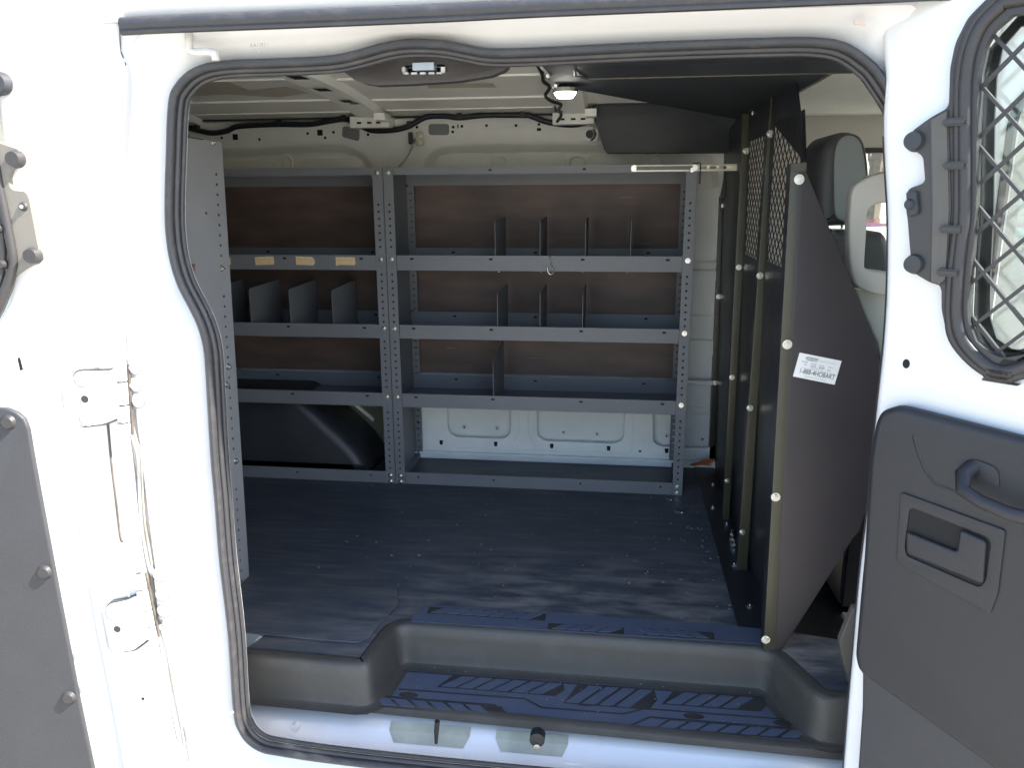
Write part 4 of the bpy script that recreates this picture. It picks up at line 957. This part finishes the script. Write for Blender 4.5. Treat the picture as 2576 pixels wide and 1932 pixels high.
f = FXp(-1.02); b = MB(); b.prism(f, f.pts([(472, 663), (487, 663), (486, 705), (480, 700)]), 0, .004)
b.build('rusty_catch', mat('rusty_catch', (.25, .16, .13), .6, c2=(.06, .04, .04), nscale=60), van)

# ================================================================== WHEEL ARCH LINER
wa = MB()
p1 = V((-1.60, .40)); arch = [(-1.78, 0), (-1.78, .322), (-1.215, .322), (-.985, .10), (-.945, .03), (-.94, 0)]
g = Fr((0, 2.80, 0), (1, 0, 0), (0, 0, 1))
plate('wheel_arch_liner', g, [rnd(arch, .03)], .30, mat('black_liner', (.022, .024, .028), .45, noise=.2, nscale=10, bump=.15, bscale=260), van, bevel=.045)

# ================================================================== BULKHEAD PARTITION
pt = thing('bulkhead_partition', 'black steel bulkhead with expanded mesh windows and a brown-black wing panel', 'partition', (.40, 2.4, 0))
XP = .405
ysf = [1.745, 2.155, 2.52, 3.06]
ztop = [1.30, 1.30, 1.295, 1.06]
def meshwin(y0, y1, z0, z1):
    return [(-y1, z0), (-y0, z0), (-y0, z1), (-y1, z1)]
f = Fr((XP, 0, 0), (0, -1, 0), (-.023, 0, 1))
wins = [meshwin(1.79, 2.13, .895, 1.235), meshwin(2.19, 2.50, .885, 1.215)]
plate('main_sheet', f, [[(-3.07, .0), (-1.747, .0), (-1.747, 1.126), (-1.90, 1.332), (-2.55, 1.325), (-3.07, 1.27)]]+wins, .003, BLK, pt)
for wn_ in wins:
    b = MB(); y0, z0 = -wn_[1][0], wn_[0][1]; y1, z1 = -wn_[0][0], wn_[2][1]
    cw, ch = .044, .034
    for sgn in (1, -1):
        for k in range(-20, 30):
            # clip the line z = z0 + k*ch + sgn*(y-y0)*ch/cw to the window
            ya, yb = y0, y1; s_ = sgn*ch/cw; za = z0+k*ch*1.0
            t = []
            for zz in (z0, z1): t.append(y0+(zz-za)/s_)
            lo, hi = max(ya, min(t)), min(yb, max(t))
            if hi-lo > .004:
                P0 = V((-lo, za+s_*(lo-y0))); P1 = V((-hi, za+s_*(hi-y0))); dd = (P1-P0).normalized(); nn = V((-dd.y, dd.x))*.0017; o_ = .0001*sgn
                b.prism(f, [tuple(P0-nn), tuple(P1-nn), tuple(P1+nn), tuple(P0+nn)], -.0014+o_, .0002+o_)
    b.build('expanded_mesh', BLK, pt)
for i, y in enumerate(ysf):
    f = FY(y); zt = [1.126, 1.245, 1.235, 1.035][i]
    xl = [.367, .366, .372, .392][i]; xr = [.407, .404, .406, .43][i]
    q = f.pts([[(1990, 410), (2030, 410), (1960, 1641), (1920, 1641)], [(1940, 223), (1957, 223), (1879, 1438), (1853, 1438)], [(1869, 285), (1890, 285), (1834, 1312), (1817, 1312)], [(1812, 495), (1828, 495), (1799, 1175), (1783, 1175)]][i])
    pf = plate('flange_post', f, [q[::-1]], .003, FLANGE, pt, bevel=.0008)
    b = MB(); b.add([f.w(*q[0], -.0035), f.w(*q[3], -.0035), f.w(*q[3], -.04), f.w(*q[0], -.04)], [(0, 1, 2, 3)]); b.build('post_return', BLK, pt)
    b = MB(); b.add([f.w(q[1][0]-.002, q[1][1], -.0035), f.w(q[2][0]-.002, q[2][1], -.0035), f.w(q[2][0]-.002, q[2][1], -.03), f.w(q[1][0]-.002, q[1][1], -.03)], [(0, 1, 2, 3)]); b.build('post_web', BLK, pt)
bl = {1.745: [(2010, 451), (1980, 866), (1951, 1250), (1926, 1609)], 2.155: [(1937, 336), (1911, 693), (1886, 1026), (1867, 1339)], 2.52: [(1876, 379), (1858, 672), (1841, 949), (1829, 1210)], 3.06: [(1820, 517), (1807, 746), (1798, 963), (1790, 1172)]}
for y, L in bl.items():
    for x, yy in L:
        p = aty(x, yy, y); bolt(pt, (p.x, y-.001, p.z), (0, -1, 0), BOLTB if y < 2 else BOLT)
for x, yy, y in ((1958, 218, 2.10), (1898, 284, 2.45), (1866, 312, 2.8)):
    p = aty(x, yy, y); bolt(pt, p, (0, -1, 0), BOLT)
# upper near piece rising to the roof board
b = MB(); f = FY(1.745); b.prism(f, f.pts([(1993, 412), (2028, 408), (2026, 430), (1991, 430)]), 0, .004); b.build('joint_plate', FLANGE, pt)
# upper rear piece
f = FY(3.0)
plate('rear_upper_wing', f, [f.pts([(1853, 298), (1880, 285), (1880, 500), (1812, 493), (1832, 385), (1845, 330)])], .003, BLK, pt)
# diagonal gusset from post to roof board
f = FXn(.385)
MB().add([aty(1958, 177, 2.0), aty(1852, 299, 2.9), aty(1868, 296, 2.6), aty(1968, 215, 2.0)], [(0, 1, 2, 3)]).build('top_gusset', BLK, pt)
# wing panel with sticker
f = FY(1.742)
wg = f.pts([(2026, 424), (2203, 856), (2212, 900), (2212, 1180), (2163, 1338), (2150, 1350), (1966, 1640), (1950, 1643), (2012, 412)])
wp = plate('wing_panel', f, [wg], .003, WING, pt, bevel=.001, n=-.002)
b = MB(); a, c_ = f.px(2027, 426), f.px(2203, 856)
b.add([f.w(*a, -.002), f.w(*c_, -.002), f.w(*c_, -.022), f.w(*a, -.022)], [(0, 1, 2, 3)]); b.build('wing_lip', FLANGE, pt)
b = MB(); a, c_ = f.px(1966, 1640), f.px(2160, 1340)
# sticker
p00 = V(f.px(1994.9, 946.9)); p10 = V(f.px(2099.7, 968.1)); p01 = V(f.px(2002.9, 885.9)); p11 = V(f.px(2109, 905.1))
su = (p10-p00); W_ = su.length; rot = math.atan2(su.y, su.x); H_ = (p01-p00).length
fs = Fr(f.w(*p00, 0), f.U*su.normalized().x+f.W*su.normalized().y, f.W*su.normalized().x-f.U*su.normalized().y)
b = MB(); b.prism(fs, rect(0, W_, 0, H_), -.0015, -.0005); stk = b.build('sticker', STK, pt)
text('sticker_text', '1-888-4HOBART', .0150, fs, W_*.53, H_*.20, INKG, stk, sx=.72, n=.0, bold=.0001, align='CENTER')
text('sticker_text', 'HOBART', .0072, fs, W_*.32, H_*.80, INKG, stk, n=.0, align='CENTER')
text('sticker_text', 'SERVICE', .0035, fs, W_*.32, H_*.745, INKL, stk, n=.0, align='CENTER')
text('sticker_text', 'Proud to Service', .0052, fs, W_*.68, H_*.80, INKL, stk, n=.0, align='CENTER')
text('sticker_text', 'Food Equipment Service Solutions Group', .0042, fs, W_*.53, H_*.40, INKL, stk, n=.0, align='CENTER')
text('sticker_text', 'Equipment  Parts  Service', .0045, fs, W_*.52, H_*.08, INKL, stk, n=.0, align='CENTER')
b = MB()
def bar(u, v, w_, h, mi): b.prism(fs, rect(W_*u, W_*(u+w_), H_*v, H_*(v+h)), -.0002, .0003, mi)
for u0, v0, u1, v1 in ((.2, .77, .44, .785), (.2, .885, .44, .895)): bar(u0, v0, u1-u0, .012, 0)
bar(.2, .77, .006, .12, 0); bar(.436, .77, .006, .12, 0)
for u in (.10, .115, .145, .165, .19, .21, .23): bar(u, .655, .012, .05, 1)
for u in (.16, .19, .215): bar(u, .60, .018, .012, 2)
bar(.16, .555, .09, .012, 2)
for u, v, w_, h in ((.33, .665, .11, .012), (.33, .62, .12, .012), (.33, .62, .01, .05), (.44, .62, .01, .05), (.33, .54, .13, .035), (.53, .63, .02, .04), (.56, .64, .05, .015), (.61, .63, .03, .03), (.53, .535, .13, .055), (.73, .62, .01, .05), (.76, .63, .015, .03), (.79, .62, .01, .05), (.83, .62, .01, .05), (.73, .54, .09, .01), (.73, .50, .09, .01), (.73, .50, .008, .05), (.33, .485, .3, .012)): bar(u, v, w_, h, 1)
b.build('sticker_logos', [INKG, INKL, INKR], stk)
# floor angle with bolts along the foot
b = MB(); b.box(.325, .402, 1.78, 2.50, .001, .004); b.box(.325, .402, 2.51, 3.05, .0012, .0042); b.build('floor_angle', BLK, pt, bevel=.0006)
for x, y in ((1886, 1527), (1847, 1423), (1828, 1320), (1793, 1279), (1793, 1220)): p = atz(x, y, .004); bolt(pt, p, (0, 0, 1), BOLT)
# overhead board (roof shelf underside), front cover and rear board
f = FZd(1.300)
def P_(x, y): p = atz(x, y, 1.300); return (p.x, -p.y)
brd = [(-.150, -1.52), (.46, -1.52), (.46, -1.72), (.415, -1.74), (.415, -2.80), P_(1852, 299), P_(1600, 252), P_(1455, 226), P_(1405, 220), P_(1385, 190)]
plate('overhead_board', f, [brd], .006, mat('matt_black_board', (.014, .016, .019), .72, noise=.25, nscale=10, spec=.25), pt)
b = MB(); b.add([(x, y, z) for x in (-.088, .452) for y, z in ((1.56, 1.345), (1.585, 1.300), (1.735, 1.2985), (1.735, 1.3))], [(0, 1, 5, 4), (1, 2, 6, 5), (2, 3, 7, 6)])
b.build('board_cover', BLKT, pt)
b = MB(); b.tube([(-.09, 1.60, 1.297), (-.092, 1.66, 1.295), (-.07, 1.733, 1.2975), (.452, 1.735, 1.2975)], .0016, k=6); b.build('cover_edge', PLASTL, pt)
f = FY(2.94)
plate('rear_board', f, [rnd(f.pts([(1490, 264), (1530, 258), (1650, 258), (1856, 262), (1856, 300), (1845, 330), (1830, 385), (1529, 386), (1520, 375), (1497, 300)]), .004)], .012, BLKT, pt, bevel=.003)
for x, y in ((1378, 185), (1394, 214), (1398, 210)): p = atz(x, y, 1.30); bolt(pt, p-V((0, 0, .001)), (0, 0, -1), BOLT)
# lit work lamp under the board
lp_ = atz(1422, 222, 1.292)
lamp = thing('work_lamp', 'small round white LED lamp shining under the black overhead board', 'lamp', lp_)
f = FZd(1.293); b = MB(); b.cyl(f, lp_.x, -lp_.y, .028, 0, .010, 0, 24); b.build('lamp_body', ZINC, lamp, bevel=.002)
b = MB(); b.cyl(f, lp_.x, -lp_.y, .024, .0105, .020, 0, 24, r2=.017); b.build('lens', LAMPM, lamp, smooth=True)


# ================================================================== SEAT
seat = thing('passenger_seat', 'grey vinyl cab seat with upright headrest behind the wing panel', 'seat', (.72, 2.33, 0))
f = FY(2.20)
hr = cat2(f.pts([(2063, 470), (2066, 420), (2075, 372), (2098, 340), (2130, 330), (2160, 338), (2176, 370), (2183, 430), (2186, 500), (2184, 545), (2168, 566), (2120, 566), (2068, 560)]), 4)
h1 = plate('headrest', f, [hr], .26, SEATD, seat, bevel=.03)
fc = cat2(f.pts([(2096, 390), (2108, 352), (2132, 338), (2158, 346), (2172, 376), (2179, 430), (2182, 500), (2180, 540), (2166, 556), (2125, 556), (2099, 540), (2095, 470)]), 4)
plate('headrest_side', f, [fc], .012, SEATL, h1, bevel=.005, n=.006)
b = MB(); b.tube([f.w(u, v, .0055) for u, v in fc], .0022, k=6, closed=True); b.build('piping', SEATD, h1, smooth=True)
b = MB()
for y in (2.28, 2.40): p = aty(2120, 575, y); b.tube([(p.x, y, p.z+.03), (p.x, y, p.z-.05)], .006, k=8)
p = aty(2110, 578, 2.24); b.box(p.x-.03, p.x+.05, 2.24, 2.44, p.z-.006, p.z+.003)
b.build('headrest_posts', CHROME, seat, smooth=True)
bk = cat2(f.pts([(2060, 600), (2090, 582), (2150, 580), (2200, 590), (2215, 700), (2210, 900), (2200, 1150), (2120, 1160), (2070, 900)]), 4)
plate('backrest', FY(2.10), [bk], .48, SEATD, seat, bevel=.04)
bx('seat_cushion', .60, 1.12, 2.10, 2.58, .28, .42, SEATD, seat, bevel=.04)
bx('seat_base', .66, 1.05, 2.16, 2.52, -.10, .28, BLKT, seat, bevel=.01)

# ================================================================== SMALL THINGS ON THE FLOOR
p = atz(1627, 1442, .002)
t = thing('washer', 'small zinc nut ring lying alone on the worn floor', 'washer', p)
b = MB(); b.tube([(p.x+.007*cos(a), p.y+.007*sin(a), p.z) for a in [2*pi*i/16 for i in range(16)]], .0020, k=6, closed=True); b.build('ring', ZINC, t, smooth=True)
for (x0, y0, x1, y1, lab) in ((1701, 1275, 1722, 1284, 'steel screw lying tilted on the floor, nearer the bulkhead post'), (1698, 1289, 1715, 1290, 'steel screw lying level on the floor just below the tilted one'), (1676, 1256, 1688, 1258, 'short steel screw by the foot of the grey rack')):
    a = atz(x0, y0, .003); c_ = atz(x1, y1, .003); t = thing('screw', lab, 'screw', a, 'screws dropped by the bulkhead')
    b = MB(); b.tube([a, c_], .0018, k=6); b.tube([c_, c_+(c_-a).normalized()*.002], .0035, k=8); b.build('shank', ZINC, t)
for i, (x, y) in enumerate(((1841, 1340), (1844, 1353), (1848, 1366))):
    a = atz(x, y, .012); t = thing('bolt_shank', 'zinc bolt lying along the bulkhead foot, %s of three in a row' % ('farthest', 'middle', 'nearest')[i], 'bolt', a, 'loose bolts along the bulkhead')
    b = MB(); b.tube([a-V((.004, .016, 0)), a+V((.004, .016, 0))], .0045, k=8); b.build('shank', ZINC, t, smooth=True)
p = aty(1760, 1168, 3.0)
b = MB()
for k in range(4):
    q = [aty(1733+14*j+3*k, 1169-4*k*(.3+j*.22)+2*sin(j*2), 3.0-.01*k) for j in range(5)]; b.tube(q, [.001, .003, .004, .004, .002], k=5)
b.build('orange_rag', LABELB); tag(bpy.context.scene.objects['orange_rag'], 'crumpled orange scrap on the floor between rack and bulkhead', 'scrap')
random.seed(11); b = MB()
for i in range(190):
    if i < 110: x, y = random.uniform(.0, .36), random.uniform(1.85, 3.0); x = .34-abs(random.gauss(0, .12))
    else: x, y = random.uniform(-.95, .3), random.uniform(1.85, 2.72)
    s = random.choice((.0008, .0012, .0018, .0026)); a = random.uniform(0, pi); l_ = s*random.uniform(1, 3)
    if x < -.5: z = .0096
    else: z = .0012
    dx, dy = cos(a), sin(a)
    b.add([(x-dx*l_, y-dy*l_, z), (x+dy*s, y-dx*s, z), (x+dx*l_, y+dy*l_, z+s), (x-dy*s, y+dx*s, z)], [(0, 1, 2, 3)])
for i in range(60):
    x, y = random.uniform(-.5, .38), random.choice((random.uniform(1.57, 1.74), random.gauss(1.742, .006))); s = random.uniform(.0006, .0016)
    if y < 1.745: b.add([(x-s, y-s, -.098), (x+s, y-s, -.098), (x+s*1.4, y+s, -.0975), (x-s, y+s, -.0978)], [(0, 1, 2, 3)])
o = b.build('grit', mat('pale_grit', (.30, .29, .27), .9)); o['kind'] = 'stuff'; o['label'] = 'pale grit and wood crumbs scattered over the black floor'; o['category'] = 'debris'

# ================================================================== OUTSIDE, BEYOND THE CAB WINDOW
def tree(x, y, h, seed, lab):
    random.seed(seed); t = thing('bare_tree', lab, 'tree', (x, y, GZ), 'bare winter trees beyond the cab window')
    tb, cb = MB(), MB()
    tb.tube([(x, y, GZ), (x+.1, y, GZ+h*.3), (x+.05, y, GZ+h*.6)], [.17, .13, .09], k=8)
    def grow(p, d, l, r, dep):
        q = p+d*l; q2 = p+d*l*.5+V((random.uniform(-.05, .05),)*3)*l
        cb.tube([p, q2, q], [r, r*.85, r*.6], k=5 if dep < 3 else 4, caps=False)
        if dep >= 5: return
        for _ in range(3 if dep < 4 else 2):
            nd = (d+V((random.uniform(-1, 1), random.uniform(-1, 1), random.uniform(-.2, .8)))*.75).normalized(); grow(q, nd, l*random.uniform(.62, .82), r*.58, dep+1)
    for i in range(6):
        z = GZ+h*(.22+.07*i); a = random.uniform(0, 2*pi); grow(V((x+.07, y, z)), V((cos(a), sin(a), .9)).normalized(), h*.15, .05, 1)
    tb.build('trunk', BARK, t, smooth=True); cb.build('crown', TWIG, t)
for i, (x, y, h, lab) in enumerate(((2.6, 13.5, 8, 'slim bare tree nearest the white car'), (4.4, 15, 9, 'tall bare tree second along the row beyond the cab window'), (5.6, 17, 9.5, 'spreading bare tree third along the row beyond the cab window'), (6.9, 16.5, 8.5, 'low bare tree farthest right beyond the cab window'), (3.7, 19, 9, 'bare tree standing back between its neighbours'), (8.2, 19, 9, 'bare tree at the far end of the row'))): tree(x, y, h, i+3, lab)
def car(x, y, rotz, paint, lab, nm='parked_car'):
    t = thing(nm, lab, 'car', (x, y, GZ)); t.rotation_euler = (0, 0, rotz); bpy.context.view_layer.update()
    def local(name, b, mt, bevel=0):
        me = bpy.data.meshes.new(name); me.from_pydata(b.v, [], b.f); bm = bmesh.new(); bm.from_mesh(me); bmesh.ops.recalc_face_normals(bm, faces=bm.faces)
        if bevel: bmesh.ops.bevel(bm, geom=list(bm.edges), offset=bevel, segments=2, affect='EDGES', clamp_overlap=True)
        bm.to_mesh(me); bm.free(); me.materials.append(mt)
        for p in me.polygons: p.use_smooth = bevel > 0
        o = bpy.data.objects.new(name, me); col.objects.link(o); o.parent = t; return o
    F0 = Fr((0, 0, 0), (1, 0, 0), (0, 0, 1))
    b = MB(); b.prism(F0, [(-2.2, .3), (-2.25, .75), (-1.9, .92), (-1.1, 1.0), (1.0, 1.0), (2.0, .86), (2.25, .6), (2.2, .3)], -.88, .88); local('body', b, paint, .05)
    b = MB(); b.prism(F0, [(-1.9, .95), (-1.35, 1.45), (.35, 1.47), (1.15, .98)], -.76, .76); cb_ = local('cabin_glass', b, CARGL, .04)
    b = MB(); b.prism(F0, [(-1.4, 1.46), (.38, 1.48), (.3, 1.52), (-1.3, 1.50)], -.74, .74)
    for s_ in (-1, 1):
        for a, c_ in (((-1.95, .95), (-1.38, 1.47)), ((-.45, .95), (-.45, 1.5)), ((1.2, .96), (.38, 1.49))):
            b.tube([F0.w(a[0], a[1], s_*.77), F0.w(c_[0], c_[1], s_*.75)], .035, k=6)
    local('roof', b, paint)
    for wx in (-1.4, 1.4):
        for s_ in (-.8, .8): b = MB(); b.cyl(F0, wx, .33, .33, s_-.1, s_+.1, 0, 20); local('wheel', b, TYRE)
car(3.6, 8.4, RD(14), REDP, 'dark red parked car beyond the cab window')
car(2.7, 6.2, RD(8), WHITE, 'white parked car in front of the dark red one beyond the cab window')
